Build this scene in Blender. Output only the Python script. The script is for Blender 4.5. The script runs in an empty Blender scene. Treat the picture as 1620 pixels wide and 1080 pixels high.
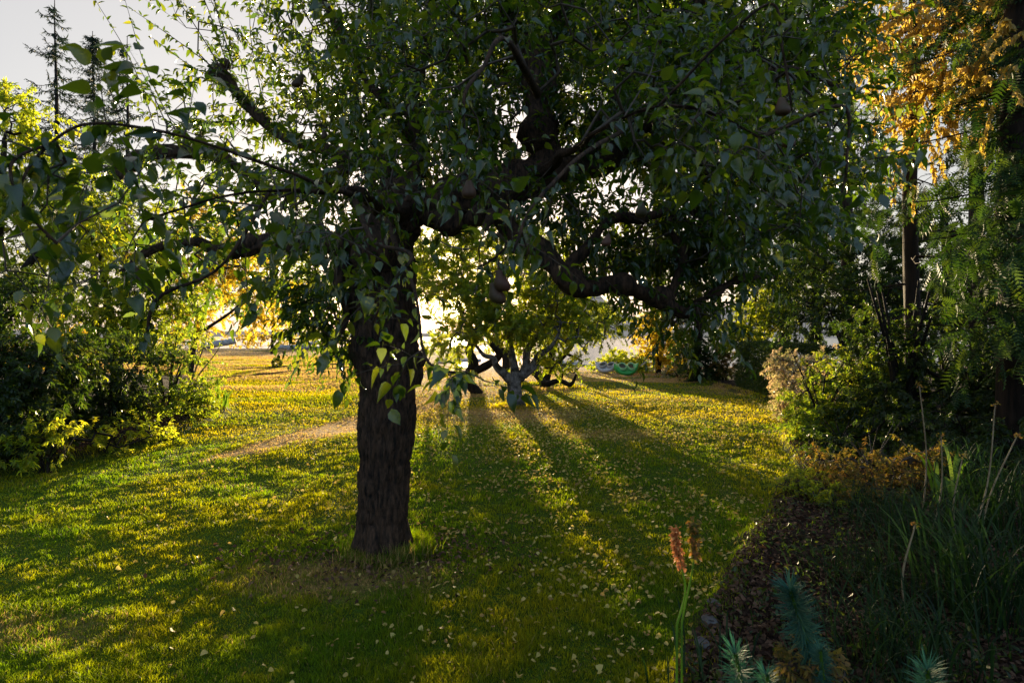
import bpy, math, random
import numpy as np
from mathutils import Vector, Matrix

rng = np.random.default_rng(11)
random.seed(11)
scene = bpy.context.scene
COL = scene.collection

# ------------------------------------------------------------------ camera, sky, sun
CAMH = 1.6
HOR = 532.0          # row of the horizon in the 1620 x 1080 photograph
FPX = 900.0
cam_d = bpy.data.cameras.new('camera')
cam_d.lens = 20.0; cam_d.sensor_width = 36.0
cam_d.clip_start = 0.05; cam_d.clip_end = 9000
cam = bpy.data.objects.new('camera', cam_d); COL.objects.link(cam)
cam.location = (0, 0, CAMH)
cam.rotation_euler = (math.radians(90) - math.atan(8 / FPX), 0, 0)
cam_d.dof.use_dof = True; cam_d.dof.focus_distance = 4.6; cam_d.dof.aperture_fstop = 5.6
scene.camera = cam

SUN = Vector(((722 - 810) / FPX, 1.0, (HOR - 484) / FPX)).normalized()
SUN_EL = math.asin(SUN.z); SUN_AZ = math.atan2(SUN.x, SUN.y)
world = bpy.data.worlds.new('World'); scene.world = world; world.use_nodes = True
nt = world.node_tree; nt.nodes.clear()
def wn(t): return nt.nodes.new(t)
sky = wn('ShaderNodeTexSky'); sky.sky_type = 'NISHITA'; sky.sun_disc = False
sky.sun_elevation = SUN_EL; sky.sun_rotation = SUN_AZ
sky.air_density = 1.0; sky.dust_density = 2.0; sky.ozone_density = 2.0
hs = wn('ShaderNodeHueSaturation'); hs.inputs['Saturation'].default_value = 0.75
nt.links.new(sky.outputs[0], hs.inputs['Color'])
tc = wn('ShaderNodeTexCoord')
dot = wn('ShaderNodeVectorMath'); dot.operation = 'DOT_PRODUCT'; dot.inputs[1].default_value = SUN
nrm = wn('ShaderNodeVectorMath'); nrm.operation = 'NORMALIZE'
nt.links.new(tc.outputs['Generated'], nrm.inputs[0]); nt.links.new(nrm.outputs[0], dot.inputs[0])
def glow(power, amp):
    m = wn('ShaderNodeMath'); m.operation = 'MAXIMUM'; m.inputs[1].default_value = 0
    nt.links.new(dot.outputs['Value'], m.inputs[0])
    p = wn('ShaderNodeMath'); p.operation = 'POWER'; p.inputs[1].default_value = power
    nt.links.new(m.outputs[0], p.inputs[0])
    a = wn('ShaderNodeMath'); a.operation = 'MULTIPLY'; a.inputs[1].default_value = amp
    nt.links.new(p.outputs[0], a.inputs[0]); return a.outputs[0]
def bg(colsock, col, strength, ssock=None):
    b = wn('ShaderNodeBackground')
    if colsock: nt.links.new(colsock, b.inputs[0])
    else: b.inputs[0].default_value = (*col, 1)
    if ssock: nt.links.new(ssock, b.inputs[1])
    else: b.inputs[1].default_value = strength
    return b.outputs[0]
def add(a, b):
    s = wn('ShaderNodeAddShader'); nt.links.new(a, s.inputs[0]); nt.links.new(b, s.inputs[1]); return s.outputs[0]
acc = bg(hs.outputs[0], None, 0.05)
# thin bright veil of hazy air over the whole evening sky, brighter towards the sun
veil = glow(1.0, 0.14)
acc = add(acc, bg(None, (1.0, 0.91, 0.84), 0, veil))
acc = add(acc, bg(None, (1.0, 0.93, 0.84), 0.050))
acc = add(acc, bg(None, (1.0, 0.80, 0.52), 0, glow(60, 0.08)))
# clear blue part of the sky behind the camera, opposite the sun
mr = wn('ShaderNodeMapRange'); mr.inputs[1].default_value = .55; mr.inputs[2].default_value = -.7; mr.inputs[3].default_value = 0; mr.inputs[4].default_value = .22
nt.links.new(dot.outputs['Value'], mr.inputs[0]); acc = add(acc, bg(None, (.30, .60, 1.0), 0, mr.outputs[0]))
acc = add(acc, bg(None, (1.0, 0.75, 0.40), 0, glow(14000, 16)))
out = wn('ShaderNodeOutputWorld'); nt.links.new(acc, out.inputs[0])

sl = bpy.data.lights.new('sun', 'SUN'); sl.energy = 5.0; sl.angle = math.radians(0.6); sl.color = (1.0, 0.78, 0.46)
so = bpy.data.objects.new('sun', sl); COL.objects.link(so)
so.rotation_euler = SUN.to_track_quat('Z', 'Y').to_euler(); so.location = SUN * 60

scene.view_settings.view_transform = 'Standard'; scene.view_settings.look = 'None'
scene.view_settings.exposure = 1.8; scene.view_settings.gamma = 1.0
scene.render.engine = 'CYCLES'
cy = scene.cycles
cy.max_bounces = 6; cy.diffuse_bounces = 3; cy.glossy_bounces = 2; cy.transmission_bounces = 4
cy.transparent_max_bounces = 4; cy.use_denoising = True
cy.sample_clamp_indirect = 6; cy.caustics_reflective = False; cy.caustics_refractive = False

# ------------------------------------------------------------------ helpers
def W(px, py, d):
    return np.array([(px - 810) / FPX * d, d, CAMH + (HOR - py) / FPX * d])
def lim(a): return np.asarray(a, dtype=np.float64)
def norm(v):
    n = np.linalg.norm(v, axis=-1, keepdims=True); n[n == 0] = 1; return v / n
def smooth(a, b, x):
    t = np.clip((x - a) / (b - a), 0, 1); return t * t * (3 - 2 * t)

def hash3(i, j, k):
    h = (i * 374761393 + j * 668265263 + k * 2147483647) & 0xffffffff
    h = ((h ^ (h >> 13)) * 1274126177) & 0xffffffff
    return ((h ^ (h >> 16)) & 0xffff) / 65535.0
def vnoise(p):
    p = lim(p); f = np.floor(p).astype(np.int64); t = p - f; t = t * t * (3 - 2 * t)
    r = 0
    for a in (0, 1):
        for b in (0, 1):
            for c in (0, 1):
                w = (t[..., 0] if a else 1 - t[..., 0]) * (t[..., 1] if b else 1 - t[..., 1]) * (t[..., 2] if c else 1 - t[..., 2])
                r = r + w * hash3(f[..., 0] + a, f[..., 1] + b, f[..., 2] + c)
    return r
def fbm(p, n=4):
    p = lim(p); s = 0; a = 0.5; tot = 0
    for _ in range(n):
        s = s + a * vnoise(p); tot += a; a *= 0.5; p = p * 2.03 + 17.1
    return s / tot
def n2(x, y, f, o=0.0, n=3):
    return fbm(np.stack([x * f + o, y * f + o * 1.7, np.full_like(x, o)], -1), n)

class MB:
    """collects vertices, faces and one colour per vertex"""
    def __init__(s): s.v = []; s.l = []; s.fs = []; s.c = []; s.n = 0
    def add(s, v, faces_idx, size, c=None):
        v = lim(v).reshape(-1, 3); f = np.asarray(faces_idx, dtype=np.int64).reshape(-1, size)
        s.v.append(v); s.l.append((f + s.n).ravel()); s.fs.append(np.full(len(f), size, dtype=np.int32))
        if c is None: c = np.full((len(v), 3), 0.5)
        s.c.append(np.broadcast_to(lim(c), (len(v), 3))); s.n += len(v)
    def build(s, name, mat, parent=None, smooth_=True, col=True):
        me = bpy.data.meshes.new(name)
        v = np.concatenate(s.v); l = np.concatenate(s.l); fs = np.concatenate(s.fs)
        me.vertices.add(len(v)); me.vertices.foreach_set('co', v.astype(np.float32).ravel())
        me.loops.add(len(l)); me.loops.foreach_set('vertex_index', l.astype(np.int32))
        me.polygons.add(len(fs)); st = np.zeros(len(fs), dtype=np.int32); st[1:] = np.cumsum(fs)[:-1]
        me.polygons.foreach_set('loop_start', st); me.polygons.foreach_set('loop_total', fs)
        if smooth_: me.polygons.foreach_set('use_smooth', np.ones(len(fs), dtype=bool))
        if col:
            a = me.color_attributes.new('tint', 'FLOAT_COLOR', 'POINT')
            c = np.ones((len(v), 4), dtype=np.float32); c[:, :3] = np.concatenate(s.c)
            a.data.foreach_set('color', c.ravel())
        me.update(calc_edges=True)
        me.materials.append(mat)
        o = bpy.data.objects.new(name, me); COL.objects.link(o)
        if parent: o.parent = parent
        return o

def tag(o, label=None, cat=None, group=None, kind=None):
    if label: o['label'] = label
    if cat: o['category'] = cat
    if group: o['group'] = group
    if kind: o['kind'] = kind
    return o
def thing(name, loc, label, cat, group=None):
    o = bpy.data.objects.new(name, None); COL.objects.link(o); o.location = tuple(float(a) for a in loc)
    o.empty_display_size = 0.2
    bpy.context.view_layer.update()
    return tag(o, label, cat, group)
def rel(v, loc): return lim(v) - lim(loc)

def cones(mb, P0, P1, R0, R1, n=5, c=None):
    P0 = lim(P0); P1 = lim(P1); m = len(P0)
    if m == 0: return
    D = norm(P1 - P0); A = np.where(np.abs(D[:, 2:3]) < 0.9, [[0, 0, 1.0]], [[1.0, 0, 0]])
    X = norm(np.cross(D, A)); Y = np.cross(D, X)
    ang = np.arange(n) * 2 * math.pi / n
    ring = X[:, None] * np.cos(ang)[None, :, None] + Y[:, None] * np.sin(ang)[None, :, None]
    a = P0[:, None] + ring * lim(R0)[:, None, None]; b = P1[:, None] + ring * lim(R1)[:, None, None]
    v = np.concatenate([a, b], 1).reshape(-1, 3)
    i = np.arange(n); f = np.stack([i, (i + 1) % n, (i + 1) % n + n, i + n], 1)
    F = f[None] + (np.arange(m) * 2 * n)[:, None, None]
    mb.add(v, F, 4, c)

def catmull(P, k):
    P = lim(P); Q = np.vstack([2 * P[0] - P[1], P, 2 * P[-1] - P[-2]]); o = []
    for i in range(1, len(Q) - 2):
        for t in np.linspace(0, 1, k, endpoint=False):
            a, b, c, d = Q[i - 1], Q[i], Q[i + 1], Q[i + 2]
            o.append(0.5 * ((2 * b) + (c - a) * t + (2 * a - 5 * b + 4 * c - d) * t * t + (3 * b - 3 * c + d - a) * t ** 3))
    o.append(P[-1]); return np.array(o)

def tube(mb, P, R, n=12, rough=0.0, freq=20, fiss=0.0, cap=False, c=None):
    """a continuous bent tube; rough = lumps, fiss = lengthwise bark ridges"""
    P = lim(P); R = lim(R); m = len(P)
    T = norm(np.gradient(P, axis=0)); X = np.zeros_like(P)
    u = np.cross(T[0], [0.3, 0.9, 0.1]); u /= np.linalg.norm(u)
    for i in range(m):
        u = u - T[i] * np.dot(u, T[i]); u /= np.linalg.norm(u); X[i] = u
    Y = np.cross(T, X); ang = np.arange(n) * 2 * math.pi / n
    ring = X[:, None] * np.cos(ang)[None, :, None] + Y[:, None] * np.sin(ang)[None, :, None]
    r = np.repeat(R[:, None], n, 1)
    base = P[:, None] + ring * r[..., None]
    if rough: r = r * (1 + rough * (fbm(base * freq, 3) - 0.5) * 2)
    if fiss:
        s = np.concatenate([[0], np.cumsum(np.linalg.norm(np.diff(P, axis=0), axis=1))])
        q = np.stack([np.cos(ang)[None, :] * np.ones((m, 1)) * 9, np.sin(ang)[None, :] * np.ones((m, 1)) * 9,
                      s[:, None] * np.ones((1, n)) * 9], -1)
        rid = np.abs(fbm(q, 3) - 0.5) * 2
        r = r - fiss * (1 - np.clip(rid * 3, 0, 1))
    v = (P[:, None] + ring * r[..., None]).reshape(-1, 3)
    i = np.arange(n); F = []
    for k in range(m - 1):
        F.append(np.stack([i, (i + 1) % n, (i + 1) % n + n, i + n], 1) + k * n)
    mb.add(v, np.concatenate(F), 4, c)
    if cap:
        for kk, s in ((0, -1), (m - 1, 1)):
            cv = np.vstack([v[kk * n:(kk + 1) * n], P[kk] + T[kk] * R[kk] * 0.15 * s])
            mb.add(cv, np.stack([i, (i + 1) % n, np.full(n, n)], 1), 3, c)

# leaf templates: x along the leaf, y across, z up
def leaf_hi():
    ts = [0.0, 0.22, 0.45, 0.68, 0.86, 1.0]; ws = [0, .195, .240, .175, .068, 0]
    v = []; f = []; pet = 0.30
    for i, (t, w) in enumerate(zip(ts, ws)):
        x = pet + (1 - pet) * t; z = -0.34 * t * t
        v.append((x, 0, z))
        if w: v.append((x, w, z + w * 0.42)); v.append((x, -w, z + w * 0.42))
    ids = [0, 1, 4, 7, 10, 13]      # midrib
    L = [2, 5, 8, 11]; Rr = [3, 6, 9, 12]
    q = []
    tr = [(0, 1, 2), (0, 3, 1), (10, 13, 11), (10, 12, 13)]
    for a in range(3):
        q.append((ids[a + 1], ids[a + 2], L[a + 1], L[a])); q.append((ids[a + 1], Rr[a], Rr[a + 1], ids[a + 2]))
    n = len(v); v += [(0, 0.008, 0.10), (0, -0.008, 0.10)]
    tr.append((n, n + 1, 0))
    return np.array(v), [(np.array(q), 4), (np.array(tr), 3)]
def leaf_mid():
    v = [(0, 0, .05), (.3, .215, .07), (.3, -.215, .07), (.45, 0, -.03), (.68, .165, -.04), (.68, -.165, -.04), (1, 0, -.30)]
    tr = [(0, 3, 1), (0, 2, 3), (1, 3, 4), (3, 2, 5), (3, 6, 4), (3, 5, 6)]
    return np.array(v), [(np.array(tr), 3)]
def leaf_lo():
    v = [(0, 0, 0), (.5, .24, .07), (.5, -.24, .07), (1, 0, -.12)]
    return np.array(v), [(np.array([(0, 3, 1), (0, 2, 3)]), 3)]
def leaf_frond():           # a flat spray of pinnate leaflets (cedar / locust look)
    v = []; tr = []
    for k in range(7):
        t = 0.12 + k * 0.125; l = 0.30 * math.sin(math.pi * (0.22 + 0.62 * k / 6.0))
        for s in (1, -1):
            n = len(v)
            v += [(t, 0, -.25 * t * t), (t + .10, 0, -.25 * t * t), (t + .16, s * l, -.25 * t * t - .06)]
            tr.append((n, n + 1, n + 2) if s > 0 else (n, n + 2, n + 1))
    n = len(v); v += [(0, .008, 0), (0, -.008, 0), (1.0, 0, -.27)]; tr.append((n, n + 1, n + 2))
    return np.array(v), [(np.array(tr), 3)]
def leaf_needle():
    v = [(0, .035, 0), (0, -.035, 0), (.6, .045, .01), (.6, -.045, .01), (1, 0, -.06)]
    return np.array(v), [(np.array([(0, 1, 3, 2)]), 4), (np.array([(2, 3, 4)]), 3)]
LH, LM, LL, LF, LN = leaf_hi(), leaf_mid(), leaf_lo(), leaf_frond(), leaf_needle()

def put_leaves(mb, P, D, U, S, tmpl, wid=1.0, tint=None):
    if len(P) == 0: return
    D = norm(D); N = norm(U - D * np.sum(U * D, -1, keepdims=True)); R = np.cross(N, D)
    v, parts = tmpl; m = len(P); S = lim(S).reshape(-1, 1, 1)
    curl = rng.uniform(0.2, 2.3, (m, 1, 1)); wd = rng.uniform(0.8, 1.2, (m, 1, 1)) * wid
    V = P[:, None] + S * (D[:, None] * v[None, :, 0:1] + R[:, None] * v[None, :, 1:2] * wd + N[:, None] * v[None, :, 2:3] * curl)
    if tint is None: tint = rng.random((m, 3))
    C = np.repeat(tint, len(v), 0)
    off = (np.arange(m) * len(v))[:, None, None]; first = True
    base = mb.n
    mb.v.append(V.reshape(-1, 3)); mb.c.append(C); mb.n += m * len(v)
    for f, k in parts:
        F = (f[None] + off).reshape(-1, k) + base
        mb.l.append(F.ravel()); mb.fs.append(np.full(len(F), k, dtype=np.int32))

def rand_dirs(n, up=0.0):
    v = rng.normal(size=(n, 3)); v[:, 2] += up; return norm(v)
def in_ellipsoids(blobs):
    """blobs: (centre, (rx,ry,rz), n) -> points filling them, denser near the surface"""
    out = []
    for c, r, n in blobs:
        d = rand_dirs(n); rad = rng.random(n) ** (1 / 2.2)
        out.append(lim(c) + d * rad[:, None] * lim(r))
    return np.vstack(out)
def pxblobs(L):
    """(px, py, depth, rx px, ry px, rdepth m, n) -> world blobs"""
    return [(W(a, b, d), (rx * d / FPX, rd, ry * d / FPX), n) for a, b, d, rx, ry, rd, n in L]

def grow(mains, pts, r0=0.003, step=0.16, pw=2.3, jit=0.10, sag=0.0):
    """connect every point to the nearest wood; mains: list of (P, R) polylines. returns edges"""
    N = [p for P, R in mains for p in P]; RR = [r for P, R in mains for r in R]
    par = [-1] * len(N); nfix = len(N)
    if len(pts) == 0: return None
    pts = lim(pts); A = np.array(N)
    d0 = np.array([np.min(np.sum((A - p) ** 2, 1)) for p in pts]); order = np.argsort(d0)
    cap = len(N) + len(pts) * 40; arr = np.zeros((cap, 3)); arr[:len(N)] = A; n = len(N)
    tipdir = np.zeros_like(pts); tipidx = np.zeros(len(pts), int)
    for k in order:
        p = pts[k]; dd = np.sum((arr[:n] - p) ** 2, 1); j = int(np.argmin(dd)); L = math.sqrt(dd[j])
        m = max(1, min(30, int(L / step))); a = arr[j].copy(); prev = j
        side = rng.normal(size=3) * L * jit
        for i in range(1, m + 1):
            t = i / m; q = a + (p - a) * t + side * math.sin(math.pi * t) + (rng.normal(size=3) * step * 0.12 if i < m else 0)
            q[2] += sag * L * math.sin(math.pi * t)
            arr[n] = q; par.append(prev); prev = n; n += 1
        tipidx[k] = prev
        tipdir[k] = arr[prev] - (arr[par[prev]] if par[prev] >= 0 else arr[prev] - [0, 0, 1])
    acc_ = np.zeros(n); par = np.array(par)
    haschild = np.zeros(n, bool); haschild[par[nfix:]] = True
    acc_[nfix:][~haschild[nfix:]] = r0 ** pw
    for i in range(n - 1, nfix - 1, -1):
        if acc_[i] == 0: acc_[i] = r0 ** pw
        acc_[par[i]] += acc_[i]
    R = acc_ ** (1 / pw); R[:nfix] = RR
    i = np.arange(nfix, n); pr = R[par[i]]; 
    R0 = np.minimum(pr, R[i] * 1.35)
    return arr[par[i]], arr[i], R0, R[i], norm(tipdir)

def twigs(P, D, L, nseg=4, droop=0.25, up=0.0):
    """curved twigs starting at P; returns list of ring points (m, nseg+1, 3)"""
    t = np.linspace(0, 1, nseg + 1)[None, :, None]; L = lim(L).reshape(-1, 1, 1)
    g = np.array([0, 0, -1.0])
    return P[:, None] + D[:, None] * L * t + g * L * droop * t * t + np.array([0, 0, 1.0]) * up * L * t

def clothe(mbl, mbt, P, D, L, nl, size, tmpl, droop=0.3, leafdroop=0.35, tw=0.0022, spread=0.8, wid=1.0, upw=1.0, nside=3):
    """twigs with leaves set spirally along them"""
    m = len(P); T = twigs(P, D, L, 4, droop)
    if mbt is not None:
        for k in range(4):
            cones(mbt, T[:, k], T[:, k + 1], np.full(m, tw * (1 - k * .2)), np.full(m, tw * (1 - (k + 1) * .2)), nside)
    t = (np.arange(nl) + rng.random((m, nl))) / nl; t = 0.12 + 0.88 * t
    idx = np.minimum((t * 4).astype(int), 3); fr = (t * 4 - idx)[..., None]; mm = np.arange(m)[:, None]
    A = T[mm, idx]; B = T[mm, idx + 1]; pos = A + (B - A) * fr; tan = norm(B - A)
    phi = np.arange(nl)[None] * 2.4 + rng.random((m, 1)) * 6.28 + rng.normal(size=(m, nl)) * .4
    rf = np.where(np.abs(tan[..., 2:3]) < .9, [[[0, 0, 1.0]]], [[[1.0, 0, 0]]])
    X = norm(np.cross(tan, rf)); Y = np.cross(tan, X)
    side = X * np.cos(phi)[..., None] + Y * np.sin(phi)[..., None]
    LD = tan * rng.uniform(.3, 1.0, (m, nl, 1)) + side * spread + np.array([0, 0, -1.0]) * leafdroop + rng.normal(size=(m, nl, 3)) * .22
    U = np.array([0, 0, 1.0]) * upw + rng.normal(size=(m, nl, 3)) * .45 + side * 0.2
    S = size * rng.uniform(.45, 1.3, (m, nl))
    tint = np.repeat(rng.random((m, 1, 3)) * .45, nl, 1) + rng.random((m, nl, 3)) * .55
    put_leaves(mbl, pos.reshape(-1, 3), LD.reshape(-1, 3), U.reshape(-1, 3), S.ravel(), tmpl, wid, tint.reshape(-1, 3))

# ------------------------------------------------------------------ materials
def mat_new(name):
    m = bpy.data.materials.new(name); m.use_nodes = True; n = m.node_tree; n.nodes.clear()
    o = n.nodes.new('ShaderNodeOutputMaterial'); return m, n, o
def ramp(n, fac, stops):
    r = n.nodes.new('ShaderNodeValToRGB'); e = r.color_ramp.elements
    e[0].position, e[0].color = stops[0][0], (*stops[0][1], 1); e[1].position, e[1].color = stops[-1][0], (*stops[-1][1], 1)
    for p, c in stops[1:-1]:
        x = e.new(p); x.color = (*c, 1)
    n.links.new(fac, r.inputs[0]); return r.outputs[0]
def leaf_mat(name, cols, tcols, fac=0.45, rough=0.42, spec=0.5):
    """cols: reflected colours of young to old leaves; tcols: light coming through them"""
    m, n, o = mat_new(name)
    at = n.nodes.new('ShaderNodeAttribute'); at.attribute_name = 'tint'
    sx = n.nodes.new('ShaderNodeSeparateColor'); n.links.new(at.outputs['Color'], sx.inputs[0])
    k = len(cols) - 1
    c = ramp(n, sx.outputs[0], [(i / k, cols[i]) for i in range(k + 1)])
    k = len(tcols) - 1
    t = ramp(n, sx.outputs[0], [(i / k, tcols[i]) for i in range(k + 1)])
    p = n.nodes.new('ShaderNodeBsdfPrincipled'); n.links.new(c, p.inputs['Base Color'])
    p.inputs['Roughness'].default_value = rough; p.inputs['Specular IOR Level'].default_value = spec
    tr = n.nodes.new('ShaderNodeBsdfTranslucent'); n.links.new(t, tr.inputs[0])
    mx = n.nodes.new('ShaderNodeMixShader'); mx.inputs[0].default_value = fac
    n.links.new(p.outputs[0], mx.inputs[1]); n.links.new(tr.outputs[0], mx.inputs[2]); n.links.new(mx.outputs[0], o.inputs[0])
    return m
def bark_mat(name, dark, light, moss=None, scale=14, stretch=0.18, bump=0.6, mossamt=0.55):
    m, n, o = mat_new(name)
    tcx = n.nodes.new('ShaderNodeTexCoord'); mp = n.nodes.new('ShaderNodeMapping')
    mp.inputs['Scale'].default_value = (1, 1, stretch); n.links.new(tcx.outputs['Object'], mp.inputs[0])
    a = n.nodes.new('ShaderNodeTexNoise'); a.inputs['Scale'].default_value = scale * 2.2; a.inputs['Detail'].default_value = 8
    a.inputs['Roughness'].default_value = .65
    n.links.new(mp.outputs[0], a.inputs[0])
    col = ramp(n, a.outputs[0], [(0.35, dark), (0.72, light)])
    if moss:
        b = n.nodes.new('ShaderNodeTexNoise'); b.inputs['Scale'].default_value = 4; b.inputs['Detail'].default_value = 5
        n.links.new(tcx.outputs['Object'], b.inputs[0])
        f = ramp(n, b.outputs[0], [(mossamt, (0, 0, 0)), (mossamt + .12, (1, 1, 1))])
        mx = n.nodes.new('ShaderNodeMix'); mx.data_type = 'RGBA'; n.links.new(f, mx.inputs[0])
        n.links.new(col, mx.inputs[6]); mx.inputs[7].default_value = (*moss, 1); col = mx.outputs[2]
    p = n.nodes.new('ShaderNodeBsdfPrincipled'); n.links.new(col, p.inputs['Base Color'])
    p.inputs['Roughness'].default_value = .85; p.inputs['Specular IOR Level'].default_value = .25
    bm = n.nodes.new('ShaderNodeBump'); bm.inputs['Strength'].default_value = bump; bm.inputs['Distance'].default_value = .02
    n.links.new(a.outputs[0], bm.inputs['Height']); n.links.new(bm.outputs[0], p.inputs['Normal'])
    n.links.new(p.outputs[0], o.inputs[0]); return m
def plain_mat(name, c1, c2=None, rough=.6, scale=8, spec=.4, bump=0.0):
    m, n, o = mat_new(name); c2 = c2 or tuple(x * .6 for x in c1)
    tcx = n.nodes.new('ShaderNodeTexCoord'); a = n.nodes.new('ShaderNodeTexNoise'); a.inputs['Scale'].default_value = scale
    a.inputs['Detail'].default_value = 6; n.links.new(tcx.outputs['Object'], a.inputs[0])
    p = n.nodes.new('ShaderNodeBsdfPrincipled'); n.links.new(ramp(n, a.outputs[0], [(.35, c2), (.65, c1)]), p.inputs['Base Color'])
    p.inputs['Roughness'].default_value = rough; p.inputs['Specular IOR Level'].default_value = spec
    if bump:
        bm = n.nodes.new('ShaderNodeBump'); bm.inputs['Strength'].default_value = bump; bm.inputs['Distance'].default_value = .02
        n.links.new(a.outputs[0], bm.inputs['Height']); n.links.new(bm.outputs[0], p.inputs['Normal'])
    n.links.new(p.outputs[0], o.inputs[0]); return m

M_pear = leaf_mat('pear_leaf', [(.006, .019, .004), (.011, .036, .006), (.030, .064, .008)], [(.07, .16, .006), (.18, .30, .010), (.50, .52, .02)], .36, .26, .75)
M_apple = leaf_mat('apple_leaf', [(.03, .07, .012), (.06, .11, .015), (.10, .12, .02)], [(.24, .38, .012), (.50, .58, .02), (.82, .68, .03)], .58, .5, .4)
M_bushy = leaf_mat('lime_leaf', [(.04, .08, .01), (.08, .14, .015), (.12, .16, .02)], [(.34, .50, .015), (.68, .74, .025), (.88, .74, .03)], .60, .5, .4)
M_dark = leaf_mat('dark_leaf', [(.008, .020, .005), (.016, .034, .008), (.028, .045, .01)], [(.05, .12, .006), (.12, .21, .01), (.26, .30, .015)], .35, .45, .4)
M_green = leaf_mat('fresh_green_leaf', [(.02, .05, .010), (.05, .09, .014), (.10, .12, .02)], [(.18, .34, .015), (.42, .56, .02), (.80, .72, .03)], .50, .5, .4)
M_yellow = leaf_mat('yellow_leaf', [(.10, .10, .01), (.16, .14, .015), (.22, .15, .02)], [(.70, .60, .02), (.90, .66, .03), (.92, .58, .04)], .62, .5, .4)
M_varieg = leaf_mat('variegated_leaf', [(.12, .16, .05), (.40, .32, .20), (.54, .38, .28)], [(.30, .40, .05), (.62, .50, .20), (.80, .52, .32)], .45, .5, .4)
M_orange = leaf_mat('rust_leaf', [(.04, .06, .012), (.10, .08, .02), (.26, .11, .04)], [(.22, .26, .02), (.50, .36, .03), (.70, .32, .06)], .42, .6, .3)
M_cedar = leaf_mat('cedar_spray', [(.012, .035, .010), (.02, .055, .012), (.035, .075, .015)], [(.02, .06, .005), (.06, .12, .008), (.15, .20, .012)], .32, .6, .3)
M_gold = leaf_mat('golden_spray', [(.26, .17, .03), (.38, .25, .05), (.44, .32, .12)], [(.60, .42, .04), (.80, .56, .06), (.88, .62, .20)], .45, .6, .3)
M_needle = leaf_mat('spruce_needle', [(.02, .035, .02), (.03, .05, .025)], [(.03, .06, .02), (.05, .08, .03)], .2, .6, .3)
M_euph = leaf_mat('blue_green_leaf', [(.010, .050, .040), (.028, .10, .072), (.09, .17, .08)], [(.03, .14, .06), (.06, .22, .08)], .25, .65, .25)
M_blade = leaf_mat('long_blade', [(.003, .010, .004), (.008, .024, .007), (.020, .045, .012)], [(.015, .05, .006), (.05, .11, .012)], .3, .65, .2)
M_strap = leaf_mat('strap_leaf', [(.05, .12, .01), (.10, .20, .02), (.18, .26, .03)], [(.14, .28, .01), (.30, .42, .02)], .45, .45, .4)
M_bark = bark_mat('pear_bark', (.003, .002, .0015), (.105, .052, .028), (.024, .022, .006), 20, .22, 1.0, .62)
M_barkg = bark_mat('grey_bark', (.03, .024, .022), (.32, .28, .27), (.035, .03, .02), 7, .7, 1.0, .50)
M_barkd = bark_mat('dark_bark', (.006, .004, .003), (.035, .024, .016), None, 10, .3, .6)
M_barkc = bark_mat('cedar_bark', (.010, .006, .004), (.055, .030, .019), None, 9, .12, .8)
M_twig = plain_mat('twig', (.09, .055, .035), (.03, .02, .013), .7, 30)
M_stalk = plain_mat('dry_stalk', (.30, .21, .11), (.16, .10, .05), .7, 20)
M_drift = plain_mat('driftwood', (.42, .40, .40), (.20, .19, .19), .8, 5, .3, .5)
M_stone = plain_mat('stone', (.12, .11, .11), (.05, .045, .045), .85, 9, .3, .6)

# ------------------------------------------------------------------ ground
LEFT = [(0, -6.0), (3, -6.0), (6.3, -5.8), (8.3, -5.55), (11.2, -5.85), (12.5, -6.3), (14, -7.4), (18, -9.5), (22, -12.5), (26, -24), (34, -60), (200, -400)]
RIGHT = [(0, .25), (2.63, .76), (3.1, 1.06), (4.83, 2.15), (6.9, 3.54), (8.6, 4.15), (13.3, 6.3), (16.4, 6.5), (20.3, 6.5), (24, 6.2), (30, 8.5), (200, 60)]
def edge(y, T): return np.interp(y, [a for a, b in T], [b for a, b in T])
def lawn_mask(x, y):
    wob = (n2(x, y, 2.3, 5.0) - .5) * .5
    return smooth(-.05, .12, x - edge(y, LEFT) + wob) * smooth(-.05, .12, edge(y, RIGHT) - x + wob * .7)
def gz(x, y):
    x = lim(x); y = lim(y)
    z = (n2(x, y, .35, 3.0) - .5) * .10
    z = z - 1.7 * smooth(27, 58, y) * smooth(-14, -3, x - 0 * y)
    z = z - 2.6 * smooth(76, 96, y) * (1 - smooth(-20, -9, x))
    z = z + .10 * (1 - lawn_mask(x, y)) * smooth(0, 2, y) * (1 - smooth(24, 30, y))
    return z
def dryness(x, y):
    x = lim(x); y = lim(y)
    n = n2(x, y, .8, 9.0, 4); nf = n2(x, y, 5.0, 2.0, 3)
    d = .12 * np.ones_like(x)
    yc = 8.0 + (x + 3.8) * 3.4                                    # worn track on the left of the trunk
    hw = np.clip(.75 + (x + 3.8) * 1.9, .35, 2.4) * (1 + (nf - .5) * .5)
    d = np.maximum(d, (1 - smooth(.6, 1.3, np.abs(y - yc) / hw)) * smooth(-4.4, -3.6, x) * (1 - smooth(-1.6, -.2, x)) * 1.15)
    for cx, cy, rx, ry, a in ((-1.1, 3.8, 1.1, .5, .70), (-.3, 11.6, 2.6, 1.9, .75), (1.6, 9.3, 1.8, .9, .6), (-2.6, 3.1, 1.0, .4, .5), (-2.2, 16, 4, 1.6, .8),
                              (-1.9, 8.2, .9, .8, .35), (.3, 4.3, .8, .3, .3)):
        r = np.hypot((x - cx) / rx, (y - cy) / ry); d = np.maximum(d, a * (1 - smooth(.2, 1.35, r + (nf - .5) * .8 + (n - .5) * .6)))
    far = smooth(13, 19, y) * .8 + smooth(22, 28, y) * .25
    streak = n2(x * .25, y, .9, 4.0, 3)
    d = np.maximum(d, far * smooth(.18, .50, streak) + smooth(26, 31, y) * smooth(-6, -1, x))
    d = d + (n - .5) * .75 + (nf - .5) * .5
    return np.clip(d, 0, 1)
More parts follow.
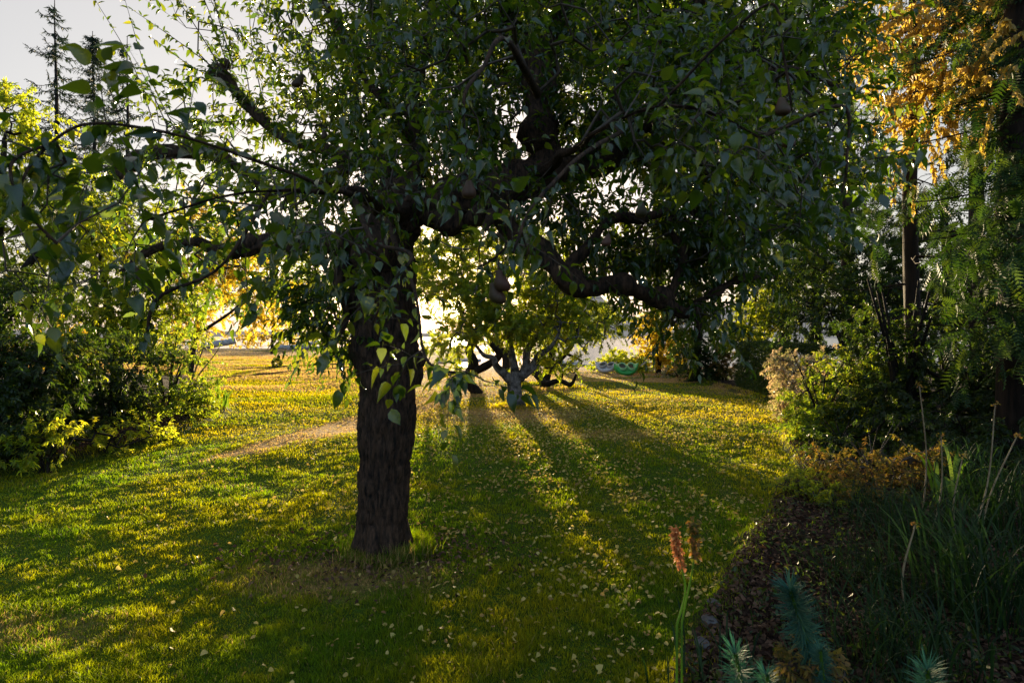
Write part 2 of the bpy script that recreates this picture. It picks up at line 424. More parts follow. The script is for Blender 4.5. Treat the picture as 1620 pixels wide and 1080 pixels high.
def ground_cols(x, y):
    d = smooth(.25, .85, dryness(x, y))[..., None]; v = n2(x, y, 12, 1.0, 3)[..., None]
    g = lim([.045, .085, .006]) * (.6 + .8 * v); t = lim([.36, .21, .085]) * (.55 + .8 * v)
    c = g * (1 - d) + t * d
    bed = (1 - lawn_mask(x, y))[..., None]; nf = n2(x, y, 16, 7.0, 3)[..., None]
    mul = lim([.030, .017, .012]) * (.5 + nf)
    c = c * (1 - bed) + mul * bed
    sand = (smooth(27, 31, y) * smooth(-9, -4, x))[..., None]
    c = c * (1 - sand) + lim([.44, .27, .16]) * (.7 + .5 * v) * sand
    return c
m, n, o = mat_new('turf_soil')
at = n.nodes.new('ShaderNodeAttribute'); at.attribute_name = 'tint'
p = n.nodes.new('ShaderNodeBsdfPrincipled'); p.inputs['Roughness'].default_value = .95; p.inputs['Specular IOR Level'].default_value = .1
tx = n.nodes.new('ShaderNodeTexCoord'); no = n.nodes.new('ShaderNodeTexNoise'); no.inputs['Scale'].default_value = 25; no.inputs['Detail'].default_value = 7
n.links.new(tx.outputs['Object'], no.inputs[0])
mv = n.nodes.new('ShaderNodeMix'); mv.data_type = 'RGBA'; mv.blend_type = 'MULTIPLY'; mv.inputs[0].default_value = 1
n.links.new(at.outputs['Color'], mv.inputs[6]); n.links.new(ramp(n, no.outputs[0], [(.3, (.5, .5, .5)), (.7, (1.25, 1.25, 1.25))]), mv.inputs[7])
n.links.new(mv.outputs[2], p.inputs['Base Color'])
bm = n.nodes.new('ShaderNodeBump'); bm.inputs['Strength'].default_value = .9; bm.inputs['Distance'].default_value = .05
n.links.new(no.outputs[0], bm.inputs['Height']); n.links.new(bm.outputs[0], p.inputs['Normal']); n.links.new(p.outputs[0], o.inputs[0])
M_ground = m

def axis(parts):
    o_ = []
    for a, b, s in parts: o_.append(np.arange(a, b, s))
    return np.concatenate(o_ + [[parts[-1][1]]])
xs = axis([(-900, -200, 50), (-200, -40, 8), (-40, -9, .8), (-9, 9, .14), (9, 40, .8), (40, 200, 8), (200, 900, 50)])
ys = axis([(-60, -4, 4), (-4, 1, .5), (1, 16, .12), (16, 34, .3), (34, 110, 1.2)])
X, Y = np.meshgrid(xs, ys); Z = gz(X, Y)
lump = (n2(X, Y, 6, 8.0, 3) - .5) * .05 * (1 - lawn_mask(X, Y)) * (Y < 30)
mb = MB(); nx, ny = len(xs), len(ys)
ii, jj = np.meshgrid(np.arange(nx - 1), np.arange(ny - 1)); b0 = (jj * nx + ii).ravel()
mb.add(np.stack([X, Y, Z + lump], -1), np.stack([b0, b0 + 1, b0 + nx + 1, b0 + nx], 1), 4, ground_cols(X, Y).reshape(-1, 3))
g = mb.build('ground', M_ground); tag(g, kind='structure')

# water
m, n, o = mat_new('sea_water')
p = n.nodes.new('ShaderNodeBsdfPrincipled'); p.inputs['Base Color'].default_value = (.05, .07, .09, 1); p.inputs['Roughness'].default_value = .12
tx = n.nodes.new('ShaderNodeTexCoord'); mp = n.nodes.new('ShaderNodeMapping'); mp.inputs['Scale'].default_value = (.35, 1, 1)
no = n.nodes.new('ShaderNodeTexNoise'); no.inputs['Scale'].default_value = 1.6; no.inputs['Detail'].default_value = 5
n.links.new(tx.outputs['Object'], mp.inputs[0]); n.links.new(mp.outputs[0], no.inputs[0])
bm = n.nodes.new('ShaderNodeBump'); bm.inputs['Strength'].default_value = .6; bm.inputs['Distance'].default_value = .3
n.links.new(no.outputs[0], bm.inputs['Height']); n.links.new(bm.outputs[0], p.inputs['Normal']); n.links.new(p.outputs[0], o.inputs[0])
mb = MB(); mb.add([(-5000, 50, -1.45), (5000, 50, -1.45), (5000, 7000, -1.45), (-5000, 7000, -1.45)], [[0, 1, 2, 3]], 4)
tag(mb.build('water', m, col=False), kind='structure')

# far hillside across the water, low far shore; haze painted in as pale tan
M_hill = plain_mat('haze_pale_hillside', (.62, .46, .34), (.50, .38, .28), .95, .02, .1)
def hill(prof, y0, depth, name):
    mb = MB(); m_ = 60; px = np.linspace(prof[0][0], prof[-1][0], m_)
    h = np.interp(px, [a for a, b in prof], [b for a, b in prof]); h = h * (1 + .12 * (fbm(np.stack([px * .02, px * 0, px * 0 + 4], -1)) - .5))
    rows = []
    for t, s in ((0, 0), (.2, .3), (.45, .62), (.7, .88), (1, 1), (1.5, .5), (2, -.1)):
        d = y0 + depth * t
        rows.append(np.stack([(px - 810) / FPX * y0 * (1 + .15 * t), np.full(m_, d) + 40 * fbm(np.stack([px * .03, px * 0 + t, px * 0], -1)), -1.6 + s * np.maximum(h, 0) / FPX * y0], -1))
    v = np.array(rows).reshape(-1, 3); F = []
    for r in range(len(rows) - 1):
        i = np.arange(m_ - 1); F.append(np.stack([i, i + 1, i + 1 + m_, i + m_], 1) + r * m_)
    mb.add(v, np.concatenate(F), 4); return tag(mb.build(name, M_hill, col=False), kind='structure')
hill([(820, 2), (860, 50), (900, 105), (940, 120), (980, 60), (1030, 40), (1150, 60), (1300, 70), (1500, 60), (1700, 10)], 1500, 400, 'hillside')
hill([(-400, 8), (100, 12), (500, 9), (700, 6), (840, 3)], 4200, 300, 'far_shore')

# ------------------------------------------------------------------ grass (one object: nobody could count it)
M_grass = None
m, n, o = mat_new('grass_blade')
at = n.nodes.new('ShaderNodeAttribute'); at.attribute_name = 'tint'
p = n.nodes.new('ShaderNodeBsdfPrincipled'); p.inputs['Roughness'].default_value = .6; p.inputs['Specular IOR Level'].default_value = .25
n.links.new(at.outputs['Color'], p.inputs['Base Color'])
gm = n.nodes.new('ShaderNodeMix'); gm.data_type = 'RGBA'; gm.blend_type = 'MULTIPLY'; gm.inputs[0].default_value = 1
n.links.new(at.outputs['Color'], gm.inputs[6])
sb = n.nodes.new('ShaderNodeSeparateColor'); n.links.new(at.outputs['Color'], sb.inputs[0])
n.links.new(ramp(n, sb.outputs[2], [(.010, (6.4, 4.5, .7)), (.03, (1.7, 1.65, 1.3))]), gm.inputs[7])
tr = n.nodes.new('ShaderNodeBsdfTranslucent'); n.links.new(gm.outputs[2], tr.inputs[0])
mx = n.nodes.new('ShaderNodeMixShader'); mx.inputs[0].default_value = .5
n.links.new(p.outputs[0], mx.inputs[1]); n.links.new(tr.outputs[0], mx.inputs[2]); n.links.new(mx.outputs[0], o.inputs[0])
M_grass = m
def blades(mb, x, y, h, w, col, lean=.5):
    m_ = len(x); z = gz(x, y) - .004; P = np.stack([x, y, z], -1)
    a = rng.random(m_) * 6.283; side = np.stack([np.cos(a), np.sin(a), 0 * a], -1)
    b = rng.random(m_) * 6.283; ln = np.stack([np.cos(b), np.sin(b), 0 * b], -1) * (lean * rng.random(m_) * h)[:, None]
    up = np.array([0, 0, 1.0]) * h[:, None]; w = w[:, None]
    V = np.stack([P - side * w * .5, P + side * w * .5, P + up * .6 + ln * .4 + side * w * .42, P + up * .6 + ln * .4 - side * w * .42, P + up + ln * 1.1], 1)
    C = np.repeat(col[:, None], 5, 1)
    base = mb.n; off = (np.arange(m_) * 5)[:, None] + base
    mb.v.append(V.reshape(-1, 3)); mb.c.append(C.reshape(-1, 3)); mb.n += m_ * 5
    mb.l.append((np.array([[0, 1, 2, 3]]) + off).ravel()); mb.fs.append(np.full(m_, 4, np.int32))
    mb.l.append((np.array([[3, 2, 4]]) + off).ravel()); mb.fs.append(np.full(m_, 3, np.int32))
def grass_cols(x, y, n_):
    dr = dryness(x, y); q_ = smooth(7, 13, y)[:, None]; r = rng.random((n_, 1)) * (1 - .5 * q_) + .35 * q_; yel = (smooth(.3, .8, n2(x, y, 1.1, 12.0, 4)) * .55 + .35 * rng.random(len(x)) * smooth(.3, .7, n2(x, y, 7., 14.0, 2)))[:, None]; yel = np.clip(yel + .55 * q_ * (.5 + yel), 0, 1)  # farther blades coloured yellower and brighter to stand for sunlight on them
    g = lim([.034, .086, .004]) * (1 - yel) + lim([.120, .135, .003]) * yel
    g = g * (.55 + .9 * r)
    t = lim([.42, .28, .11]) * (.5 + .8 * r)
    isdry = (rng.random(n_) < smooth(.22, .95, dr) * .92 + .02)[:, None]
    return np.where(isdry, t, g), dr
N = 760000
u = rng.random(N); d0, d1 = 1.9, 62.0; e = -.55
dd = (d0 ** e + u * (d1 ** e - d0 ** e)) ** (1 / e)
xx = (rng.random(N) * 2 - 1) * (dd * .98 + .7); yy = dd
k = (rng.random(N) < lawn_mask(xx, yy)) & ~((yy > 26) & (xx > -5)); xx, yy, dd = xx[k], yy[k], dd[k]
col, dr = grass_cols(xx, yy, len(xx))
tall = n2(xx, yy, 3.1, 21.0, 3) * .5 + n2(xx, yy, 11., 23.0, 2) * .5
h = (.014 + .030 * smooth(.32, .68, tall)) * rng.uniform(.6, 1.3, len(xx)) * (1 - .55 * smooth(.4, 1, dr)); h = h * (1 - .3 * smooth(8, 14, yy)) + .012 * smooth(8, 14, yy)
w = np.maximum(.0032, .00105 * dd) * rng.uniform(.7, 1.2, len(xx))
mb = MB(); blades(mb, xx, yy, h, w, col, .9)
nf_ = 150000; yy = 13 + 33 * rng.random(nf_) ** .8; xx = -4 - rng.random(nf_) * (yy * .75); k = (rng.random(nf_) < lawn_mask(xx, yy)); xx, yy = xx[k], yy[k]
col, dr = grass_cols(xx, yy, len(xx)); blades(mb, xx, yy, rng.uniform(.03, .06, len(xx)), .0016 * yy * rng.uniform(.7, 1.2, len(xx)), col, .8)
# longer tufts round the trunk foot, along the edges and at the second tree
def ringgrass(cx, cy, r, n_, hh):
    a = rng.random(n_) * 6.283; rr = r * (1 + np.abs(rng.normal(size=n_)) * .35); x = cx + np.cos(a) * rr; y = cy + np.sin(a) * rr
    c, _ = grass_cols(x, y, n_); blades(mb, x, y, hh * rng.uniform(.4, 1.2, n_), np.full(n_, max(.004, .001 * cy)), c, .6)
ringgrass(-.96, 4.25, .21, 5200, .085); ringgrass(-.78, 4.18, .12, 1500, .13); ringgrass(.07, 13.1, .3, 900, .09); ringgrass(1.0, 18, .7, 900, .10)
for T, s in ((LEFT, 1), (RIGHT, -1)):
    y = rng.random(9000) ** 1.6 * 20 + 1.8; x = edge(y, T) + s * (rng.normal(size=9000) * .10)
    c, _ = grass_cols(x, y, 9000); blades(mb, x, y, .035 * rng.uniform(.3, 1.5, 9000), np.maximum(.004, .001 * y), c, .7)
tag(mb.build('grass', M_grass), 'short sunlit lawn grass, green with dry tan patches', 'grass', kind='stuff')

# ------------------------------------------------------------------ the old pear tree in front
TB = np.array([(605 - 810) / FPX * 4.25, 4.25, 0.0])
def limb(L):     # (px, py, depth, radius px)
    P = [W(a, b, d) for a, b, d, r in L]; R = [r * d / FPX for a, b, d, r in L]
    P = catmull(P, 9); R = np.interp(np.linspace(0, 1, len(P)), np.linspace(0, 1, len(R)), R)
    k = np.stack([fbm(P * 2.6 + o, 3) - .5 for o in (3., 31., 57.)], -1) * np.minimum(R * 2.6, .12)[:, None] * np.minimum(1, np.arange(len(P)) / 6.0)[:, None]
    return (P + k if L is not trunk_l else P), R
trunk_l = [(602, 905, 4.25, 52), (603, 880, 4.25, 44), (605, 840, 4.25, 41), (607, 760, 4.25, 41), (612, 680, 4.25, 43), (614, 600, 4.25, 49), (612, 560, 4.25, 52),
           (608, 500, 4.25, 52), (606, 440, 4.25, 50), (608, 390, 4.25, 48), (618, 350, 4.25, 50), (640, 325, 4.25, 46), (668, 315, 4.25, 34)]
limbs = [
    [(622, 350, 4.25, 40), (665, 335, 4.25, 27), (700, 352, 4.2, 24), (735, 352, 4.15, 24), (780, 335, 4.1, 26), (815, 370, 4.0, 25), (860, 400, 3.95, 22), (895, 435, 3.9, 20), (930, 455, 3.9, 19), (980, 445, 3.9, 18), (1040, 468, 3.9, 17), (1085, 495, 3.95, 15), (1120, 470, 4.0, 12), (1170, 440, 4.1, 9), (1230, 440, 4.3, 6)],
    [(640, 330, 4.25, 38), (720, 310, 4.3, 40), (790, 300, 4.35, 38), (860, 275, 4.4, 38), (930, 262, 4.5, 34), (985, 240, 4.6, 30), (1060, 245, 4.7, 24), (1130, 275, 4.8, 18), (1200, 270, 4.9, 13), (1270, 230, 5.0, 8)],
    [(850, 285, 4.4, 34), (862, 230, 4.4, 28), (850, 170, 4.45, 30), (845, 110, 4.5, 34), (815, 50, 4.6, 26), (800, -40, 4.7, 20), (780, -160, 4.8, 12)],
    [(850, 120, 4.5, 26), (880, 40, 4.6, 22), (930, -60, 4.8, 14), (960, -160, 5, 8)],
    [(930, 262, 4.5, 28), (960, 190, 4.5, 20), (1010, 110, 4.4, 16), (1080, 40, 4.3, 12), (1150, -60, 4.3, 7)],
    [(985, 240, 4.6, 18), (1060, 180, 4.2, 12), (1150, 130, 3.8, 8), (1240, 110, 3.5, 6), (1330, 140, 3.3, 5)],
    [(620, 360, 4.25, 40), (560, 385, 4.15, 26), (480, 388, 4.05, 19), (410, 388, 3.95, 17), (360, 400, 3.85, 14), (310, 378, 3.75, 11), (240, 395, 3.6, 7), (190, 430, 3.5, 4)],
    [(630, 340, 4.3, 34), (620, 280, 4.5, 20), (570, 255, 4.7, 14), (500, 290, 4.9, 12), (430, 300, 5.0, 11), (385, 270, 5.0, 11), (345, 246, 5.0, 13), (280, 248, 5.0, 14), (205, 262, 4.9, 15), (188, 285, 4.8, 9)],
    [(625, 330, 4.3, 30), (600, 260, 4.5, 20), (520, 240, 4.8, 14), (440, 215, 5.1, 11), (400, 178, 5.2, 11), (370, 140, 5.3, 11), (348, 118, 5.35, 15)],
    [(650, 225, 4.6, 12), (610, 160, 4.7, 10), (560, 90, 4.8, 8), (520, 10, 4.9, 6), (500, -80, 5.0, 4)],
    [(640, 330, 4.25, 30), (660, 240, 4.5, 20), (650, 150, 4.6, 16), (680, 60, 4.7, 13), (700, -40, 4.8, 10), (720, -150, 4.8, 6)],
    [(895, 432, 3.9, 14), (930, 385, 3.95, 10), (970, 350, 4.0, 9), (1020, 345, 4.05, 10), (1070, 320, 4.1, 9), (1100, 280, 4.2, 6)],
    [(1060, 475, 3.9, 10), (1080, 400, 4.0, 9), (1060, 350, 4.1, 8), (1120, 335, 4.2, 6), (1180, 360, 4.3, 4)],
    [(1110, 478, 4.0, 7), (1100, 500, 4.0, 5), (1106, 530, 4.05, 3)],
    [(560, 385, 4.15, 18), (530, 440, 4.1, 12), (545, 490, 4.1, 8), (535, 535, 4.1, 4)],
    # limbs and shoots that reach towards the camera
    [(640, 330, 4.25, 20), (600, 330, 3.4, 14), (560, 310, 2.7, 9), (470, 300, 2.2, 5), (360, 310, 1.9, 3), (230, 350, 1.7, 2)],
    [(560, 310, 2.7, 7), (480, 280, 2.0, 4), (350, 235, 1.6, 3), (230, 205, 1.45, 3), (130, 200, 1.4, 3), (60, 250, 1.35, 3), (30, 300, 1.3, 2.5)],
    [(90, 225, 1.38, 3), (20, 260, 1.3, 3), (40, 330, 1.3, 3), (90, 385, 1.35, 3)],
    [(430, 300, 2.1, 4), (350, 420, 2.0, 3), (250, 470, 1.9, 4), (230, 540, 1.9, 3)],
    [(860, 275, 4.4, 14), (900, 240, 3.2, 8), (960, 200, 2.5, 5), (1040, 170, 2.2, 4), (1120, 180, 2.0, 3), (1200, 220, 1.9, 2.5)],
    [(985, 208, 2.5, 5), (930, 240, 2.0, 4.5), (885, 280, 1.8, 4), (835, 335, 1.7, 3.5), (810, 400, 1.65, 3)],
    [(850, 150, 3.5, 10), (800, 70, 2.3, 5), (765, 110, 2.1, 4), (738, 150, 2.0, 4), (735, 210, 2.0, 3), (740, 262, 2.0, 3)],
    [(1040, 170, 2.2, 3.5), (1150, 60, 2.0, 3), (1220, 10, 1.95, 3), (1236, 80, 1.95, 3), (1252, 180, 1.95, 2.5)],
    [(1200, 220, 1.9, 4), (1330, 170, 2.0, 4), (1338, 260, 2.0, 3), (1330, 310, 2.0, 2)],
    [(560, 310, 2.7, 8), (590, 380, 2.3, 4), (650, 400, 2.0, 4), (625, 440, 1.95, 3.5), (605, 480, 1.95, 3), (590, 510, 1.95, 2)],
    [(600, 330, 3.4, 8), (640, 420, 2.6, 4), (660, 480, 2.1, 3), (672, 560, 1.9, 3), (700, 585, 1.8, 3), (745, 590, 1.75, 2)],
    [(780, 335, 4.1, 12), (770, 360, 3.0, 6), (800, 380, 2.2, 4), (790, 400, 2.0, 3), (760, 420, 1.9, 3)],
]
pear = thing('pear_tree', TB, 'old pear tree with a thick dark trunk and gnarled limbs, nearest in the lawn', 'tree')
mbw = MB()
mains = []
for i, L in enumerate([trunk_l] + limbs):
    P, R = limb(L)
    if i == 0:
        Q = np.linspace(0, len(P) - 1, 200); P2 = np.stack([np.interp(Q, np.arange(len(P)), P[:, a]) for a in range(3)], -1); R2 = np.interp(Q, np.arange(len(P)), R)
        R2 = R2 * (1 + .07 * (fbm(P2 * [3, 3, 4.2] + 11, 2) - .5)); tube(mbw, rel(P2, TB), R2, 120, .15, 7.5, .020)
        # root flare
        for a in np.linspace(0, 6.28, 7, endpoint=False):
            a += random.uniform(-.3, .3); q = TB + np.array([math.cos(a) * .12, math.sin(a) * .12, .22])
            e2 = TB + np.array([math.cos(a) * .25, math.sin(a) * .25, -.04])
            tube(mbw, rel(catmull([q, (q + e2) / 2 + [0, 0, -.03], e2], 5), TB), np.linspace(.07, .03, 11), 14, .12, 9, .004)
    else:
        big = R.max() > .04
        tube(mbw, rel(P, TB), R * .76 * (1 + .5 * (fbm(P * 6.5 + 7, 2) - .5) * 2 * (1 if big else .3)), 30 if big else 9, .36 if big else .05, 12, .008 if big else 0, cap=True)
    mains.append((P, R))
# burrs and cut stubs
for px_, py_, d_, r_ in ((345, 114, 5.35, 12), (335, 122, 5.35, 9), (358, 104, 5.35, 9), (650, 592, 4.25, 22), (655, 570, 4.25, 18), (572, 470, 4.2, 24), (570, 555, 4.2, 20), (600, 395, 4.1, 42), (560, 420, 4.25, 30), (712, 350, 4.1, 24), (905, 445, 3.9, 22), (985, 450, 3.85, 19), (790, 300, 4.2, 34), (850, 215, 4.35, 30), (1045, 470, 3.9, 18), (400, 385, 3.95, 17), (345, 246, 5.0, 14)):
    c = W(px_, py_, d_); r = r_ * d_ / FPX; P = np.array([c + [0, 0, r * t] for t in np.linspace(-1, 1, 9)])
    tube(mbw, rel(P, TB), r * np.sqrt(np.clip(1 - np.linspace(-.96, .96, 9) ** 2, .02, 1)), 16, .35, 14, cap=True)
mbw.build('trunk', M_bark, pear)

FAR = pxblobs([
    (600, 60, 5.0, 150, 100, .9, 90), (470, 110, 5.2, 110, 80, .6, 34), (520, 200, 5.0, 100, 60, .6, 30), (640, 180, 4.8, 110, 90, .8, 50), (760, 60, 4.8, 140, 100, .9, 80), (770, 200, 4.5, 110, 70, .7, 34),
    (920, 60, 4.8, 140, 110, 1., 85), (1060, 60, 4.7, 140, 110, 1., 85), (1180, 120, 4.6, 120, 110, .9, 75), (1280, 100, 4.5, 90, 110, .8, 32), (1290, 250, 4.4, 90, 80, .7, 26),
    (960, 190, 4.5, 110, 70, .8, 40), (1090, 220, 4.5, 110, 80, .8, 55), (1180, 310, 4.4, 100, 70, .7, 45), (1100, 370, 4.2, 90, 70, .6, 45), (1190, 400, 4.3, 60, 40, .5, 12),
    (1060, 430, 4.2, 80, 50, .4, 20), (960, 380, 4.2, 80, 60, .5, 26), (1100, 490, 4.1, 50, 40, .4, 14), (880, 330, 4.3, 80, 50, .6, 22),
    (560, 280, 4.4, 100, 50, .6, 26), (460, 310, 4.4, 110, 50, .6, 30), (360, 330, 4.3, 90, 60, .6, 26), (510, 420, 4.3, 60, 70, .3, 26), (515, 490, 4.2, 42, 40, .25, 18), (552, 545, 4.15, 28, 28, .2, 9), (430, 450, 4.3, 60, 30, .4, 7),
    (330, 430, 4.2, 60, 30, .4, 7), (580, 450, 4.0, 40, 60, .1, 6), (700, -120, 4.8, 350, 120, 1.3, 80), (1050, -120, 4.7, 350, 120, 1.3, 90), (400, 200, 5.2, 80, 50, .5, 14), (340, 60, 5.5, 70, 60, .4, 9), (300, 200, 5.2, 70, 60, .5, 12),
    (250, 320, 4.6, 90, 60, .5, 14), (840, 500, 4.0, 30, 20, .2, 0), (700, 260, 4.5, 60, 40, .5, 12)])
MIDB = pxblobs([
    (1090, 180, 2.8, 110, 70, .4, 20), (1180, 130, 3.0, 120, 90, .5, 24), (1140, 270, 2.6, 90, 60, .4, 14), (1010, 170, 2.8, 70, 50, .4, 9), (1240, 330, 2.8, 80, 80, .4, 13),
    (560, 300, 2.7, 90, 40, .3, 10), (640, 60, 3.2, 90, 60, .4, 16), (760, 40, 3.2, 90, 50, .5, 14), (900, 40, 3.2, 120, 60, .5, 16), (450, 330, 2.6, 90, 50, .3, 13), (700, 260, 3.0, 80, 40, .3, 10),
    (520, 370, 2.4, 60, 40, .2, 5), (330, 330, 2.4, 90, 60, .3, 10), (1300, 220, 2.8, 60, 90, .3, 9), (720, 180, 2.8, 60, 60, .3, 6), (1040, 60, 3.0, 120, 60, .4, 14)])
NEAR = pxblobs([
    (60, 380, 1.5, 80, 70, .15, 9), (140, 300, 1.5, 100, 60, .15, 10), (60, 240, 1.4, 60, 40, .1, 4), (220, 210, 1.5, 90, 30, .1, 6), (330, 230, 1.7, 60, 40, .1, 4), (230, 380, 1.8, 90, 60, .2, 8),
    (20, 440, 1.4, 30, 40, .1, 3), (600, 490, 1.95, 40, 25, .06, 3), (655, 560, 1.9, 30, 25, .06, 2), (740, 590, 1.75, 40, 18, .05, 3), (480, 340, 1.9, 70, 50, .15, 6), (250, 470, 1.9, 30, 30, .1, 2),
    (1200, 230, 1.9, 60, 60, .12, 4), (1110, 190, 2.0, 80, 50, .12, 5), (800, 400, 1.8, 50, 25, .08, 3), (740, 270, 2.0, 50, 30, .08, 3), (1235, 60, 1.95, 40, 50, .08, 3), (1330, 290, 2.0, 30, 40, .08, 2), (870, 350, 1.9, 30, 20, .08, 1),
    (350, 400, 2.1, 80, 40, .15, 5), (130, 430, 1.9, 80, 50, .15, 5)])
def thin(c):      # the left side of the crown is looser
    px_ = c[0] / c[1] * FPX + 810; py_ = HOR - (c[2] - CAMH) / c[1] * FPX
    return .40 if (px_ < 480 and py_ > 250) else (.62 if px_ < 480 else (1.35 if 650 < px_ < 1250 and py_ < 260 else 1.05))
mbl = MB(); mbt = MB()
sp = []
for P, R in mains[1:16]:
    L_ = int(np.linalg.norm(np.diff(P, axis=0), axis=1).sum() * 16); i_ = rng.integers(3, len(P), L_); sp.append(P[i_] + rand_dirs(L_) * (R[i_] * .8)[:, None])
sp = np.vstack(sp); sp = sp[(sp[:, 2] < 4.5)]
clothe(mbl, mbt, rel(sp, TB), rand_dirs(len(sp), .1), .16 * rng.uniform(.5, 1.6, len(sp)), 10, .070, LM, .2, .3, .0025, .85)
for blobs, size, L0, nl, tmpl, tw, ns, r0, dn in ((FAR, .070, .36, 18, LM, .0022, 3, .0035, 2.5), (MIDB, .077, .30, 13, LH, .0022, 4, .0030, 1.5), (NEAR, .068, .20, 9, LH, .0018, 5, .0022, 1.6)):
    pts = in_ellipsoids([(b[0], b[1], int(b[2] * dn * thin(b[0]) + .5)) for b in blobs if b[2] > 0])
    e_ = grow(mains, pts, r0, .14, 2.4, .12, .04)
    cones(mbt, rel(e_[0], TB), rel(e_[1], TB), np.minimum(e_[2], .03), np.minimum(e_[3], .03), 5)
    D = norm(e_[4] * .8 + rand_dirs(len(pts), .35) * .7 + (pts - W(700, 350, 4.2)) * .10)
    clothe(mbl, mbt, rel(pts, TB), D, L0 * rng.uniform(.6, 1.4, len(pts)), nl, size, tmpl, .16, .32, tw, .85, 1.0, 1.0, ns)
# long upright water shoots against the sky, upper left
S0 = []; SD = []
for a, b, c2, d2 in ((352, 110, 235, -60), (360, 100, 300, -50), (352, 118, 215, 20), (372, 140, 240, 60), (370, 105, 340, -80), (385, 160, 290, 120), (300, 250, 200, 0), (260, 250, 140, -20), (400, 178, 350, 40), (430, 215, 400, -60), (470, 230, 450, -80), (330, 245, 290, 130), (500, 240, 480, 60),
                     (410, 190, 300, 190), (560, 90, 430, -60), (520, 120, 400, 20), (380, 270, 250, 180)):
    p0 = W(a, b, 5.2); p1 = W(c2, d2, 5.2 + random.uniform(-.3, .3)); P = catmull([p0, (p0 + p1) / 2 + rng.normal(size=3) * .05, p1], 6)
    R = np.linspace(.006, .0018, len(P)); tube(mbt, rel(P, TB), R, 5)
    seg = np.repeat(np.arange(1, len(P)), 3); q = P[seg - 1] + (P[seg] - P[seg - 1]) * rng.random((len(seg), 1))
    tan = norm(P[seg] - P[seg - 1]); sd = rand_dirs(len(seg)); LD = tan * .3 + sd * .8 + np.array([0, 0, -.3])
    put_leaves(mbl, rel(q, TB), LD, rand_dirs(len(seg), 2), .062 * rng.uniform(.7, 1.2, len(seg)), LM)
# leaves close along the thin near shoots
for i in (16, 17, 18, 19, 20, 21, 22, 23, 24, 25, 26):
    P, R = mains[i + 1] if i + 1 < len(mains) else mains[-1]
    sel = R < .02
    if sel.sum() < 3: continue
    Q = P[sel]; n_ = int(len(Q) * .9); j = rng.integers(0, len(Q) - 1, n_); q = Q[j]; tan = norm(Q[j + 1] - Q[j]); sd = rand_dirs(n_)
    put_leaves(mbl, rel(q, TB), tan * .5 + sd * .8 + np.array([0, 0, -.5]), rand_dirs(n_, 2), .058 * rng.uniform(.7, 1.2, n_), LH, .9)
mbt.build('twig', M_twig, pear)
mbl.build('crown', M_pear, pear)

# pears
M_fruit = plain_mat('pear_skin', (.10, .035, .025), (.04, .035, .012), .55, 6, .25)
def pear_fruit(px_, py_, d_, hpx):
    h_ = hpx * d_ / FPX; prof = [(0, -.47), (.14, -.49), (.28, -.44), (.37, -.32), (.39, -.18), (.35, -.02), (.28, .12), (.22, .26), (.185, .38), (.13, .47), (.05, .49), (0, .47)]; tx_, ty_ = random.uniform(-.35, .35), random.uniform(-.3, .3)
    mb = MB(); n_ = 18; c = rel(W(px_, py_, d_), TB); a = np.arange(n_) * 6.2832 / n_
    v = np.array([[(c[0] + r * h_ * math.cos(t) + tx_ * h_ * z, c[1] + r * h_ * math.sin(t) + ty_ * h_ * z, c[2] + z * h_) for t in a] for r, z in prof]).reshape(-1, 3)
    i = np.arange(n_); F = np.concatenate([np.stack([i, (i + 1) % n_, (i + 1) % n_ + n_, i + n_], 1) + k * n_ for k in range(len(prof) - 1)])
    mb.add(v, F, 4); P = c + np.array([(tx_ * .47, ty_ * .47, .46), (tx_ * .6, ty_ * .6, .62), (tx_ * .5, ty_ * .7, .95)]) * h_; tube(mb, catmull(P, 3), np.linspace(.022, .016, 7) * h_ + .001, 6)
    mb.build('pear', M_fruit, pear, col=False)
for a in ((793, 444, 1.85, 34), (785, 464, 1.87, 34), (1236, 170, 1.95, 30), (1246, 222, 1.95, 26), (742, 300, 2.0, 30), (1014, 332, 2.2, 24), (474, 130, 4.6, 22), (960, 380, 2.3, 20), (515, 215, 4.6, 16), (218, 432, 1.9, 20)):
    pear_fruit(*a)

# ------------------------------------------------------------------ generic trees and shrubs
def plant(name, base, stems, blobs, label, cat, mat, barkm, group=None, size=.06, L0=.3, nl=14, tmpl=LL, droop=.2, ldroop=.2,
          r0=.004, step=.3, wood='stem', leafname='foliage', tw=.002, wid=1.0, extra=None, nside=3, up=0.3, twm=True, rough=.12, dens=3.0):
    base = lim(base); nl = int(nl * 1.35); t = thing(name, base, label, cat, group); mains_ = []; mbw = MB()
    for P, R in stems:
        P = catmull(P, 6) if len(P) > 2 else np.linspace(P[0], P[-1], 8); R = np.interp(np.linspace(0, 1, len(P)), np.linspace(0, 1, len(R)), R)
        tube(mbw, rel(P, base), R, 14 if max(R) > .05 else 7, rough, 9, 0, cap=True); mains_.append((P, R))
    mbl = MB()
    pts = in_ellipsoids([(b[0], b[1], int(b[2] * dens)) for b in blobs if b[2] > 0]); zz = gz(pts[:, 0], pts[:, 1]); low = pts[:, 2] < zz + .04; pts[low, 2] = zz[low] + rng.uniform(.04, .04 + size * 3, low.sum())
    pts = pts[fbm(pts * (1.15 if size > .06 else 2.2) + 5, 2) > .41]
    e_ = grow(mains_, pts, r0, step, 2.3, .10, .02)
    cones(mbw, rel(e_[0], base), rel(e_[1], base), e_[2], e_[3], 4)
    D = norm(e_[4] * .7 + rand_dirs(len(pts), up) * .8)
    clothe(mbl, mbw if twm else None, rel(pts, base), D, L0 * rng.uniform(.6, 1.3, len(pts)), nl, size, tmpl, droop, ldroop, tw, .8, wid, 1.0, nside)
    mbw.build(wood, barkm, t); mbl.build(leafname, mat, t)
    return t
